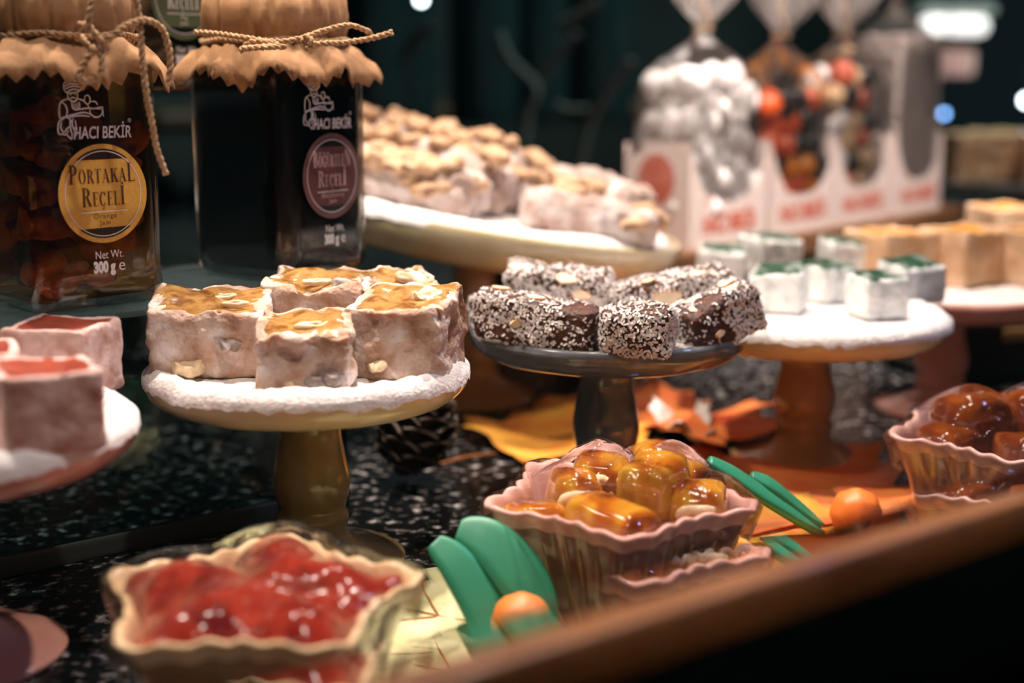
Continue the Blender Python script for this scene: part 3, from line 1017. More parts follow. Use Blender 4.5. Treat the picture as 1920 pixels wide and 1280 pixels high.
# ------------------------------------------------------------------ coconut slices
def coconut_bar(label, loc, rz, size, seed, tilt=(0, 0), almonds=(), bend=0, bare=None):
    L, W, Hh = size
    t = thing('coconut_slice', label, 'sweet', loc, rz, 'coconut slices on the grey stand')
    t.rotation_euler = (tilt[0], tilt[1], rz)
    vf = rbox(L, W, Hh, .0032, 9)
    V = []
    for v in vf[0]:
        q = Vector(v)
        q.z += bend * ((v.x / (L / 2)) ** 2 - .3) * (1 if v.z > Hh * .3 else .0)
        q += noise.noise_vector(v * 70 + Vector((seed, 0, 0))) * .0026 * (0 if v.z < .001 else 1) + noise.noise_vector(v * 260 + Vector((0, seed, 0))) * .0010
        V.append(q)
    mk('cocoa_body', (V, vf[1]), M['cocoa'], t)
    rr = random.Random(seed)
    areas, cum, tot = [], [], 0
    for f in vf[1]:
        a, b, c, d = (V[i] for i in f)
        tot += ((b - a).cross(d - a)).length
        cum.append(tot)
    FV, FF = [], []
    import bisect
    n = int(3900 * (L * W + L * Hh + W * Hh) / (.045 * .02 + .045 * .02 + .02 * .02))
    for _ in range(n):
        f = vf[1][min(len(cum) - 1, bisect.bisect(cum, rr.uniform(0, tot)))]
        a, b, c, d = (V[i] for i in f)
        u, v = rr.random(), rr.random()
        p = a.lerp(b, u).lerp(d.lerp(c, u), v)
        nn = (b - a).cross(d - a).normalized()
        dens = noise.noise(p * 110 + Vector((seed, 2, 0)))
        if dens < -.30 and rr.random() < .7:
            continue
        if nn.z > .6 and rr.random() < .55:
            continue
        if bare and bare(p) and rr.random() < .8:
            continue
        tg = nn.orthogonal().normalized()
        tg.rotate(Matrix.Rotation(rr.uniform(0, 6.28), 3, nn))
        tg = (tg + nn * rr.uniform(-.1, .55)).normalized()
        bt = nn.cross(tg).normalized()
        l, wd = rr.uniform(.0008, .0021), rr.uniform(.00022, .00050)
        p = p + nn * .00025
        up = nn * .00022
        q = len(FV)
        FV += [p - tg * l * .3 - bt * wd, p - tg * l * .3 + bt * wd, p + tg * l * .7 + bt * wd, p + tg * l * .7 - bt * wd]
        FV += [x + up for x in FV[q:q + 4]]
        FF += [(q + 4, q + 7, q + 6, q + 5), (q, q + 4, q + 5, q + 1), (q + 1, q + 5, q + 6, q + 2), (q + 2, q + 6, q + 7, q + 3), (q + 3, q + 7, q + 4, q)]
    fl_ = mk('coconut_flakes', (FV, FF), M['coconut'], t, smooth=False)
    fl_['kind'] = 'stuff'
    for i, (x, y, z, s, az, tx) in enumerate(almonds):
        P = [Vector((s * math.cos(a), s * .42 * math.sin(a) * (1 - .25 * math.cos(a)) * (1 + .15 * math.sin(3 * a + i)), 0)) for a in [2 * PI * k / 24 for k in range(24)]]
        top = [p + Vector((0, 0, .0012)) for p in P]
        v = [p * 1.06 for p in P] + top
        f = [tuple(range(24, 48))] + [(k, (k + 1) % 24, 24 + (k + 1) % 24, 24 + k) for k in range(24)]
        al = mk('almond', (v, f), M['almond'], t, (x, y, z - .0007 * math.cos(tx)), (tx, 0, az), smooth=False)
        mk('almond_skin', tube([p + Vector((0, 0, .0008)) for p in P], .0004, 5, closed=True), M['almondskin'], al)
    return t


zc = .0822
coconut_bar('long coconut slice lying at the front left of the grey stand', (.0090, .6000, zc), R(-24), (.0540, .022, .0205), 51, almonds=[(-.020, 0, .0220, .004, .4, .1), (-.002, -.002, .0215, .004, .2, .2), (-.006, -.0118, .0105, .0035, 1.2, 1.5)],
            tilt=(0, R(7)), bare=lambda p: p.x > .014)
coconut_bar('short square coconut slice at the very front of the grey stand', (.0520, .5850, zc), R(-16), (.0300, .026, .0195), 52, almonds=[(.008, .004, .0200, .004, .5, 0), (-.001, .006, .0203, .0035, 0, 0)])
coconut_bar('coconut slice with pale almonds at the right rim of the grey stand', (.0910, .6120, zc), R(38), (.0420, .020, .0215), 53, tilt=(0, R(-16)), almonds=[(-.012, -.0035, .0215, .0058, .1, .25), (-.009, .003, .0225, .0042, 0, 0), (.008, -.004, .0220, .0052, .2, .2), (.012, .002, .0225, .0050, 0, 0), (-.010, -.011, .009, .003, .2, 1.4)],
            bare=lambda p: p.y < 0 and p.x < -.002)
coconut_bar('tall coconut slice with almonds at the back left of the grey stand', (.0200, .6620, zc), R(-14), (.0500, .024, .0260), 54, tilt=(R(12), R(5)), almonds=[(-.018, -.004, .0265, .0055, .2, .3), (.006, -.010, .0262, .0055, -.3, .7), (.014, -.0125, .0200, .0048, -.1, 1.2), (.008, -.0128, .0130, .0050, 0, 1.4), (.018, -.0128, .0110, .0045, .1, 1.4)])
coconut_bar('long coconut slice leaning at the back right of the grey stand', (.0740, .6520, zc), R(16), (.0600, .022, .0235), 55, tilt=(R(6), R(-7)), almonds=[(-.006, -.0120, .0175, .0070, 0, 1.3), (-.012, -.004, .0245, .004, .4, 0), (.012, -.006, .0245, .0045, .1, .2), (.004, .002, .0245, .004, .8, 0)])
coconut_bar('small coconut slice end peeking out at the left of the grey stand', (-.0080, .6330, zc), R(-30), (.0240, .018, .0160), 56)

# ------------------------------------------------------------------ walnut rolls on the large tilted stand
TL = R(10.0)
bigM = Matrix.Translation((-.025, .842, .1205)) @ Matrix.Rotation(TL, 4, 'Y')


def walnut_mesh(s, seed):
    v = displace(rbox(s * 1.25, s, s * .62, s * .28, 6), s * .10, 1.2 / s, seed)
    V = []
    for p in v[0]:
        gr = abs(math.sin(p.x / s * 7 + 2 * noise.noise(p * (2 / s)))) * .10 + (.12 if abs(p.y) < s * .08 else 0)
        V.append(Vector((p.x, p.y, p.z * (1 - gr))))
    return V, v[1]


WM = [mesh('walnut_piece', walnut_mesh(.0145, k)) for k in range(5)]
for me in WM:
    me.materials.append(M['walnut'])


def roll(label, x, y, rz, size, seed, nuts):
    t = thing('walnut_roll', label, 'sweet', group='walnut rolls on the large stand')
    t.matrix_world = bigM @ Matrix.Translation((x, y, 0)) @ Matrix.Rotation(rz, 4, 'Z')
    L, W, Hh = size
    vf = rbox(L, W, Hh, min(W, Hh) * .40, 28)
    V = [Vector(v) + noise.noise_vector(Vector(v) * 45 + Vector((seed, 0, 0))) * .0040 * (0 if v.z < .002 else 1) + noise.noise_vector(Vector(v) * 170) * .0022 for v in vf[0]]
    mk('dusted_roll', (V, vf[1]), M['walnutroll'], t)
    rr = random.Random(seed)
    for (nx, ny, nz) in nuts:
        link('walnut_piece', WM[rr.randrange(5)], None, t, (nx, ny, nz), (rr.uniform(-.5, .5), rr.uniform(-.5, .5), rr.uniform(0, 6)))


rr = random.Random(5)
roll('front walnut roll on the large stand with an open nutty end', -.052, -.050, R(-28), (.125, .036, .026), 1, [(-.055 + i * .0115, rr.uniform(-.013, .004), .020 + rr.uniform(0, .004)) for i in range(10)] + [(-.058 + i * .011, rr.uniform(-.019, -.014), .014 + rr.uniform(0, .004)) for i in range(9)] + [(.050, -.012, .012), (.056, -.004, .010), (.054, .004, .016), (.040, -.016, .010), (.030, -.017, .012)])
roll('second walnut roll, behind the front one on the large stand', -.040, -.008, R(-28), (.135, .034, .034), 2, [(-.058 + i * .010, rr.uniform(-.015, .008), .029 + rr.uniform(-.002, .003)) for i in range(13)])
roll('rearmost walnut roll on the large stand, beside the dark jar', -.040, .036, R(-26), (.140, .034, .040), 3, [(-.062 + i * .0095, rr.uniform(-.015, .008), .035 + rr.uniform(-.002, .003)) for i in range(14)])
roll('powder-white roll at the front right rim of the large stand', .066, -.062, R(-4), (.078, .034, .022), 4, [(.026, -.012, .010), (.034, -.006, .013), (.030, .004, .016), (-.012, .006, .018)])
roll('flat dusted roll across the right half of the large stand', .056, -.010, R(-26), (.090, .036, .026), 5, [(-.030 + i * .011, rr.uniform(-.016, -.006), .019 + rr.uniform(0, .003)) for i in range(6)])
roll('pale roll at the back right of the large stand', .062, .044, R(-24), (.100, .036, .030), 6, [(-.048 + i * .011, rr.uniform(-.012, 0), .025 + rr.uniform(0, .003)) for i in range(3)])


# ------------------------------------------------------------------ star bowls with jellies under cling film
def star_r(th, ph, Rr, notch=.66):
    a = ((th - ph) / (2 * PI) * 5) % 1
    k = abs(a - .5) * 2            # 1 at a point, 0 at a notch
    half = PI / 5
    A = Vector((1, 0))
    B = Vector((notch * math.cos(half), notch * math.sin(half)))
    ang = (1 - k) * half
    d = Vector((math.cos(ang), math.sin(ang)))
    den = (B.y - A.y) * d.x - (B.x - A.x) * d.y
    t = (A.x * (B.y - A.y) - A.y * (B.x - A.x)) / den
    rnd = t - .10 * max(0, (k - .75) / .25) ** 2 + .035 * max(0, (.22 - k) / .22) ** 2
    return Rr * rnd


def star_bowl(label, loc, Rr, h, ph, m, mout, mstreak, group='star-shaped bowls of jelly sweets'):
    t = thing('star_bowl', label, 'bowl', (loc[0], loc[1], 0), 0, group)
    na = 200
    rows = [(.66, 0, 0), (.675, .0015, 0), (.72, .25 * h, .4), (.80, .55 * h, .8), (.905, .86 * h, 1), (.95, .955 * h, 1), (.985, h - .0006, 1), (.975, h + .0006, 1), (.945, h + .0008, 1), (.912, h - .0004, .8), (.885, .92 * h, .6), (.84, .78 * h, .4), (.74, .4 * h, .2), (.62, .10 * h, 0), (.0, .10 * h, 0)]
    V, F = [], []
    for fr_, z, wv in rows:
        for i in range(na):
            th = 2 * PI * i / na
            rd = star_r(th, ph, Rr)
            rd2 = rd * fr_ + wv * .0005 * math.sin(25 * th)
            zz = z + (wv * .0007 * math.sin(25 * th + 1) if z > .8 * h else 0)
            V.append(Vector((rd2 * math.cos(th), rd2 * math.sin(th), zz)))
    for j in range(len(rows) - 1):
        for i in range(na):
            l = (i + 1) % na
            F.append((j * na + i, j * na + l, (j + 1) * na + l, (j + 1) * na + i))
    F.append(tuple(reversed(range(na))))
    ko = 4 * na                      # rows below the rim form the outside wall, shade put into its glaze
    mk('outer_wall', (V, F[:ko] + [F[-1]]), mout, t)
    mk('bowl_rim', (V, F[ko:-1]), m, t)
    if mstreak:                      # thick vertical flutes pressed into the wall
        for i in range(30):
            th = 2 * PI * i / 30 + .05
            rd = star_r(th, ph, Rr)
            P = [Vector((rd * q * math.cos(th), rd * q * math.sin(th), z)) for q, z in ((.674, .003), (.722, .25 * h), (.80, .55 * h), (.865, .74 * h))]
            mk('flute', tube(P, [.0006, .0010, .0011, .0004], 6), mstreak, t)
    return t


def cling(t, Rr, h, ph, bumps, sag=.002, drop=.016):
    na, nr = 140, 22
    V, F = [], []
    for j in range(nr + 1):
        q = j / nr
        for i in range(na):
            th = 2 * PI * i / na
            rd = star_r(th, ph, Rr, .70)
            if q <= .8:
                p = Vector((rd * q / .8 * math.cos(th), rd * q / .8 * math.sin(th), 0)) * 1.012
                z = h + .0012
                for bx, by, bz, br in bumps:
                    d = math.hypot(p.x - bx, p.y - by)
                    z = max(z, h + .0012 + (bz - h) * max(0, 1 - (d / (br * 2.0)) ** 1.6))
                p.z = z + .0004 * math.sin(18 * th) * q
            else:
                s = (q - .8) / .2
                k = 1.016 - .10 * s
                p = Vector((rd * k * math.cos(th), rd * k * math.sin(th), h + .001 - drop * s + .0015 * noise.noise(Vector((th * 9, s * 3, 1)))))
                p.x += .0007 * math.sin(60 * th) * s
                p.y += .0007 * math.cos(53 * th) * s
            V.append(p)
    for j in range(nr):
        for i in range(na):
            l = (i + 1) % na
            F.append((j * na + i, (j + 1) * na + i, (j + 1) * na + l, j * na + l))
    return mk('cling_film', (V, F), M['film'], t)


def film_bunch(t, Rr, ph, z, a0, a1):
    """gathered edge of the film under the rim"""
    P = []
    for i in range(40):
        th = a0 + (a1 - a0) * i / 39
        rd = star_r(th, ph, Rr) * (.93 - .0 * i)
        P.append(Vector((rd * math.cos(th), rd * math.sin(th), z + .0012 * math.sin(i * .9))))
    mk('film_edge', displace(tube(P, .0013, 7), .0009, 700, 2), mat('bunched_film', (.80, .76, .74), .12, coat=1, spec=1), t)


def jelly(name, label, group, loc, size, rot, m, seed, walnut=0):
    t = thing(name, label, 'sweet', loc, 0, group)
    t.rotation_euler = rot
    sx, sy, sz = size
    vf = displace(rbox(sx, sy, sz, min(sx, sy, sz) * .34, 10), .0022, 55, seed)
    vf = ([v - Vector((0, 0, sz / 2)) for v in vf[0]], vf[1])
    mk('jelly', vf, m, t)
    if walnut:
        y = -sy / 2 * 1.0
        P = [Vector((.0066 * math.cos(a) * (1 + .18 * math.sin(3 * a + seed)), 0, .0052 * math.sin(a) * (1 + .2 * math.cos(2 * a)))) for a in [PI * .25 + 1.65 * PI * i / 15 for i in range(16)]]
        mk('walnut_slice', displace(tube(catmull(P, 3), .0021, 8), .0004, 500, seed), M['nut'], t, (0, y, sz * .12))
    return t


RB = .0595
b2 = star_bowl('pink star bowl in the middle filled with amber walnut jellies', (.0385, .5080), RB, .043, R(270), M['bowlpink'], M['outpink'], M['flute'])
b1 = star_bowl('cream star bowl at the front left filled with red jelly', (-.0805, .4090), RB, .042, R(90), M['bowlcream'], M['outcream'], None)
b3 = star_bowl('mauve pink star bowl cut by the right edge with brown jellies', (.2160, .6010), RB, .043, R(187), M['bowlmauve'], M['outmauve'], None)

AJ = [((-.004, -.020, .040), (.036, .021, .021), (.1, .15, R(-38)), 0), ((.014, .004, .049), (.031, .021, .023), (0, -.1, R(60)), 0), ((-.016, .006, .044), (.019, .025, .021), (.15, .1, R(8)), 1),
      ((.030, -.004, .042), (.023, .023, .021), (.2, 0, R(-6)), 1), ((-.031, -.010, .039), (.023, .018, .017), (0, 0, R(20)), 0), ((-.006, .022, .047), (.022, .021, .020), (.3, .1, R(-10)), 1),
      ((.022, .022, .047), (.031, .018, .019), (0, .3, R(-25)), 0), ((.012, -.012, .028), (.028, .024, .020), (0, 0, .4), 0), ((-.012, .000, .024), (.03, .026, .020), (0, 0, 1), 0), ((.006, .020, .024), (.03, .026, .020), (0, 0, 2), 0)]
AL = ['long amber jelly lying along the front wall of the middle bowl', 'ribbed golden jelly on top of the heap in the middle bowl', 'amber jelly with a pale walnut curl, centre left of the middle bowl',
      'amber jelly at the right of the middle bowl, its walnut ring facing out', 'dark amber jelly in the left arm of the middle bowl', 'amber jelly with a walnut at the back of the middle bowl',
      'orange sliver of jelly at the back right of the middle bowl'] + ['amber jelly buried in the middle bowl'] * 3
for i, ((p, s, r, wn), lb) in enumerate(zip(AJ, AL)):
    jelly('walnut_jelly', lb, 'amber jellies in the middle bowl', (.0385 + p[0], .5080 + p[1], p[2] - .0045), s, r, M['amberjelly'], i + 60, wn)
cling(b2, RB, .043, R(270), [(-.004, -.018, .050, .013), (.014, .006, .061, .014), (-.014, .008, .054, .011), (.030, -.002, .052, .011), (-.006, .022, .058, .010), (.022, .022, .057, .010)])
film_bunch(b2, RB, R(270), .028, R(296), R(338))

def jelly_mass(name, label, loc, ph, h, lumps, m):
    """one soft heap of jelly filling a star bowl"""
    V, F = [], []
    na, nr = 120, 26
    for j in range(nr + 1):
        q = j / nr
        for i in range(na):
            th = 2 * PI * i / na
            rd = star_r(th, ph, RB) * .875 * q
            p = Vector((rd * math.cos(th), rd * math.sin(th), 0))
            z = h - .004 + .006 * (1 - q ** 3)
            for bx, by, bz, br in lumps:
                d = math.hypot(p.x - bx, p.y - by) / br
                if d < 1:
                    z += bz * (1 - d * d) ** 1.5
            z += .0018 * noise.noise(p * 90) * (1 - q ** 4)
            if j == nr:
                z -= .004
            p.z = z
            V.append(p)
    for j in range(nr):
        for i in range(na):
            l = (i + 1) % na
            F.append((j * na + i, (j + 1) * na + i, (j + 1) * na + l, j * na + l))
    o = mk(name, (V, F), m, None, (loc[0], loc[1], 0))
    return tag(o, label, 'sweet')


RL = [(-.024, .008, .006, .020), (.002, .030, .008, .018), (.012, .012, .006, .020), (-.006, -.006, .004, .018), (.030, .004, .004, .016), (-.014, -.026, .005, .016), (.016, -.024, .005, .018), (.046, .012, .005, .010), (-.044, .014, .004, .012)]
jelly_mass('red_jelly', 'glossy red jelly heaped in the cream star bowl', (-.0805, .4090), R(90), .042, RL, M['redjelly'])
cling(b1, RB, .042, R(90), [(-.022, .008, .0505, .015), (.012, .012, .0510, .015), (.002, .030, .0530, .013), (.028, .004, .0480, .013), (0, -.012, .0485, .02)])

BJ = [((-.012, .006, .048), (.032, .028, .026), (0, 0, .2)), ((.020, .012, .049), (.030, .028, .026), (0, 0, .8)), ((.004, -.020, .042), (.030, .022, .019), (0, .1, R(24))), ((-.024, -.004, .040), (.028, .026, .02), (0, 0, .5)),
      ((.030, -.010, .044), (.026, .024, .020), (0, 0, 0)), ((.002, .028, .046), (.028, .024, .020), (0, 0, 1)), ((.010, -.004, .030), (.034, .03, .02), (0, 0, 1))]
BLB = ['large round brown jelly at the left of the right-hand bowl', 'round brown jelly at the right edge of the photo', 'ribbed brown jelly at the front of the right-hand bowl', 'brown jelly in the left arm of the right-hand bowl',
       'brown jelly in the right arm of the right-hand bowl', 'brown jelly at the back of the right-hand bowl', 'brown jelly buried in the right-hand bowl']
for i, ((p, s, r), lb) in enumerate(zip(BJ, BLB)):
    jelly('brown_jelly', lb, 'brown jellies in the right-hand bowl', (.2160 + p[0], .6010 + p[1], p[2] - .003), s, r, M['brownjelly'], i + 100)
cling(b3, RB, .043, R(187), [(-.012, .006, .062, .015), (.020, .012, .063, .015), (.004, -.020, .052, .012), (-.024, -.004, .050, .012)])


# ------------------------------------------------------------------ clay oranges with leaves
def clay_leaf(P, width, thick, face, parent, bow=0):
    """flat thick leaf along points P (world), face = direction of the broad side"""
    Q = catmull([Vector(p) for p in P], 8)
    n = len(Q)
    V, F = [], []
    m = 10
    for i, p in enumerate(Q):
        t = (Q[min(i + 1, n - 1)] - Q[max(i - 1, 0)]).normalized()
        s = t.cross(Vector(face)).normalized()
        nn = s.cross(t).normalized()
        q = i / (n - 1)
        wd = width / 2 * max(.02, math.sin(PI * (q * .93 + .07)) ** .55) if q < 1 else width * .01
        for k in range(m):
            a = 2 * PI * k / m
            ca, sa = math.cos(a), math.sin(a)
            V.append(p + s * (wd * math.copysign(abs(ca) ** .6, ca)) + nn * (thick / 2 * math.copysign(abs(sa) ** .6, sa)))
    for i in range(n - 1):
        for k in range(m):
            l = (k + 1) % m
            F.append((i * m + k, i * m + l, (i + 1) * m + l, (i + 1) * m + k))
    F.append(tuple(reversed(range(m))))
    F.append(tuple((n - 1) * m + k for k in range(m)))
    return mk('leaf', (V, F), M['leafplastic'], parent)


def clay_orange(label, c, r, leaves):
    t = thing('clay_orange', label, 'ornament', (c.x, c.y, 0), 0, 'clay oranges with green leaves')
    mk('fruit', displace(([v + Vector((0, 0, -r)) for v in rbox(2 * r, 2 * r, 2 * r, r * .995, 8)[0]], rbox(2 * r, 2 * r, 2 * r, r * .995, 8)[1]), .0003, 90), M['orangeclay'], t, (0, 0, c.z))
    off = Vector((c.x, c.y, 0))
    for P, wd, th, face in leaves:
        clay_leaf([Vector(p) - off for p in P], wd, th, face, t)
    return t


c1 = aty(968, 1162, .452)
clay_orange('clay orange with two broad green leaves, beside the cream bowl', c1, .0108,
            [([aty(806, 1012, .474), aty(850, 1055, .470), aty(895, 1130, .464), aty(925, 1210, .458), aty(950, 1290, .450)], .0165, .0030, (.35, -.75, .55)),
             ([aty(850, 990, .480), aty(905, 1010, .478), aty(965, 1075, .472), aty(1000, 1150, .466), aty(1012, 1230, .458)], .0200, .0030, (.15, -.75, .62))])
c2 = aty(1592, 958, .585)
clay_orange('clay orange with narrow green leaves between the pink bowls', c2, .0113,
            [([aty(1318, 862, .560), aty(1365, 888, .562), aty(1420, 925, .566), aty(1480, 965, .572), aty(1530, 1000, .578)], .0125, .0040, (-.15, -.35, .92)),
             ([aty(1396, 890, .574), aty(1430, 905, .575), aty(1475, 940, .578), aty(1530, 985, .580)], .0100, .0038, (-.15, -.35, .92))])

# ------------------------------------------------------------------ fallen leaves on the granite
MAPLE = [(0, 1.0), (.05, .84), (.13, .86), (.11, .70), (.20, .60), (.32, .72), (.36, .66), (.50, .74), (.50, .60), (.66, .56), (.52, .42), (.56, .34), (.40, .20), (.52, .12), (.50, .04), (.34, .02), (.30, -.06), (.12, -.02), (.03, -.04)]


def maple(name, label, loc, rz, size, m, seed, curl=.006, veins=None, tilt=(0, 0), stretch=1):
    t = thing(name, label, 'leaf', loc, rz, 'fallen autumn leaves')
    t.rotation_euler = (tilt[0], tilt[1], rz)
    out = [(x, y) for x, y in MAPLE] + [(-x, y) for x, y in reversed(MAPLE)]
    fine = []
    for (a, b) in zip(out, out[1:] + out[:1]):
        for k in range(3):
            q = k / 3
            fine.append((a[0] + (b[0] - a[0]) * q, a[1] + (b[1] - a[1]) * q))
    c = Vector((0, .30, 0))
    V, F = [c.copy()], []
    fr_ = (.25, .5, .75, 1.0)
    for q in fr_:
        for x, y in fine:
            p = c + (Vector((x, y, 0)) - c) * q
            V.append(p)
    n = len(fine)
    for i in range(n):
        F.append((0, 1 + i, 1 + (i + 1) % n))
    for j in range(3):
        for i in range(n):
            l = (i + 1) % n
            F.append((1 + j * n + i, 1 + (j + 1) * n + i, 1 + (j + 1) * n + l, 1 + j * n + l))

    def zf(p):
        return curl * (.35 + .9 * noise.noise(Vector((p.x * 2.2, p.y * 2.2, seed))) + .5 * abs(p.x)) + .0015
    VV = []
    for p in V:
        z = zf(p)
        VV.append(Vector((p.x * size * stretch, p.y * size, max(.0008, z))))
    o = mk('blade', (VV, F), m, t)
    so = o.modifiers.new('thick', 'SOLIDIFY')
    so.thickness = .0004
    if veins:
        for a, b in (((0, -.02), (0, .95)), ((0, .05), (.58, .52)), ((0, .05), (-.58, .52)), ((0, .02), (.45, .08)), ((0, .02), (-.45, .08)), ((0, .42), (.24, .66)), ((0, .42), (-.24, .66)), ((.25, .25), (.46, .28)), ((-.25, .25), (-.46, .28)), ((.2, .21), (.3, .5)), ((-.2, .21), (-.3, .5))):
            P = []
            for k in range(9):
                q = k / 8
                p = Vector((a[0] + (b[0] - a[0]) * q, a[1] + (b[1] - a[1]) * q + .03 * math.sin(q * PI), 0))
                P.append(Vector((p.x * size * stretch, p.y * size, max(.0008, zf(p)) + .0004)))
            mk('vein', tube(P, [.0005 * (1 - .7 * k / 8) for k in range(9)], 5), M['vein'], t)
    st = [Vector((0, -.04 * size, .002)), Vector((.01 * size, -.2 * size, .003)), Vector((.04 * size, -.36 * size, .0015))]
    mk('stalk', tube(catmull(st, 4), .0008, 6), M['vein'], t)
    return t


p = onz(1535, 985, 0)
maple('maple_leaf', 'large red-orange maple leaf lying behind the clay orange', (p.x, p.y, 0), R(24), .155, M['mapleorange'], 1, .005)
p = onz(870, 848, 0)
maple('maple_leaf', 'yellow-orange maple leaf behind the dark grey stand', (p.x + .02, p.y - .005, 0), R(-62), .120, M['mapleyellow'], 2, .010)
p = onz(1190, 815, 0)
maple('maple_leaf', 'orange maple leaf to the right of the dark grey pedestal', (p.x, p.y - .01, 0), R(-58), .11, M['mapleorange'], 3, .016)
p = onz(1545, 1045, 0)
maple('maple_leaf', 'orange leaf under the clay orange near the window bead', (p.x + .01, p.y - .01, 0), R(52), .10, M['mapleyellow'], 6, .006)
p = onz(905, 1165, 0)
maple('pale_leaf', 'pale yellow-green leaf with brown veins beside the cream bowl', (p.x + .02, p.y - .03, .001), R(58), .105, M['paleleaf'], 4, .008, veins=True)
p = onz(1290, 850, 0)
pw = maple('pale_leaf', 'leaf-shaped white glare between the grey and mint-cube pedestals', (p.x, p.y, .001), R(10), .045, mat('leaf_glare', (.70, .68, .66), .6, bump=.3), 8, .022, stretch=.6)  # white shape added for a glare on the leaves

# ------------------------------------------------------------------ pine cone
pc = onz(735, 915, 0)
co = thing('pine_cone', 'dark open pine cone in the shade of the cream stand', 'pine cone', (pc.x, pc.y + .02, 0), 0)
co.rotation_euler = (R(12), R(20), 0)
mk('cone_core', lathe(smooth_prof([(.004, .004), (.012, .012), (.014, .026), (.010, .042), (.003, .052)], 4) + [(0, .052)], 20), M['cone'], co)
SV, SF = [], []
for i in range(7):
    q = i / 6
    for k in range(5):
        u = -1 + k / 2
        SV.append(Vector((u * (.004 + .006 * math.sin(q * 2.2)), -.002 - q * .019, .004 * q * q - .0016 * u * u + .0010)))
for i in range(6):
    for k in range(4):
        a = i * 5 + k
        SF.append((a, a + 1, a + 6, a + 5))
sme = mesh('scale', (SV, SF))
sme.materials.append(M['cone'])
tme = mesh('scale_tip', tube(catmull([SV[30], SV[31], SV[32], SV[33], SV[34]], 3), .0009, 6))
tme.materials.append(M['conetip'])
for i in range(52):
    z = .008 + .040 * i / 51
    sc_ = (1.05 - .5 * abs(i / 51 - .35) * 1.4)
    o = link('scale', sme, None, co, (0, 0, z), (R(-10 - 35 * i / 51), 0, i * 2.39996))
    o.scale = (sc_, sc_, sc_)
    so = o.modifiers.new('thick', 'SOLIDIFY')
    so.thickness = .0012
    link('scale_tip', tme, None, o)

# ------------------------------------------------------------------ back shelf, candy bags
SHZ = .079
BD = Vector((math.cos(R(49)), math.sin(R(49)), 0))     # row direction of the bags
BN = Vector((-BD.y, BD.x, 0))
BX = Matrix(((BD.x, BN.x, 0, 0), (BD.y, BN.y, 0, 0), (0, 0, 1, 0), (0, 0, 0, 1)))
o0 = onz(1285, 468, SHZ)
sh = thing('wooden_shelf', 'brown wooden shelf under the bags of sweets', 'shelf', (o0.x, o0.y, 0), R(49))
mk('board', xf(rbox(.50, .16, .018, .003, 6), Matrix.Translation((.20, .070, SHZ - .018))), M['shelfwood'], sh)
for x in (-.03, .20, .43):
    mk('support', xf(rbox(.018, .14, SHZ - .018, .002, 4), Matrix.Translation((x, .08, 0))), M['shelfwood'], sh)

ell = rbox(2, 2, 2, .999, 6)
DM = {}
for nm in ('dragee', 'drageeorange', 'drageeamber', 'drageeblack', 'drageecream', 'drageered'):
    me = mesh('sugared_almond', ([v - Vector((0, 0, 1)) for v in ell[0]], ell[1]))
    me.materials.append(M[nm])
    me.polygons.foreach_set('use_smooth', [True] * len(me.polygons))
    DM[nm] = me


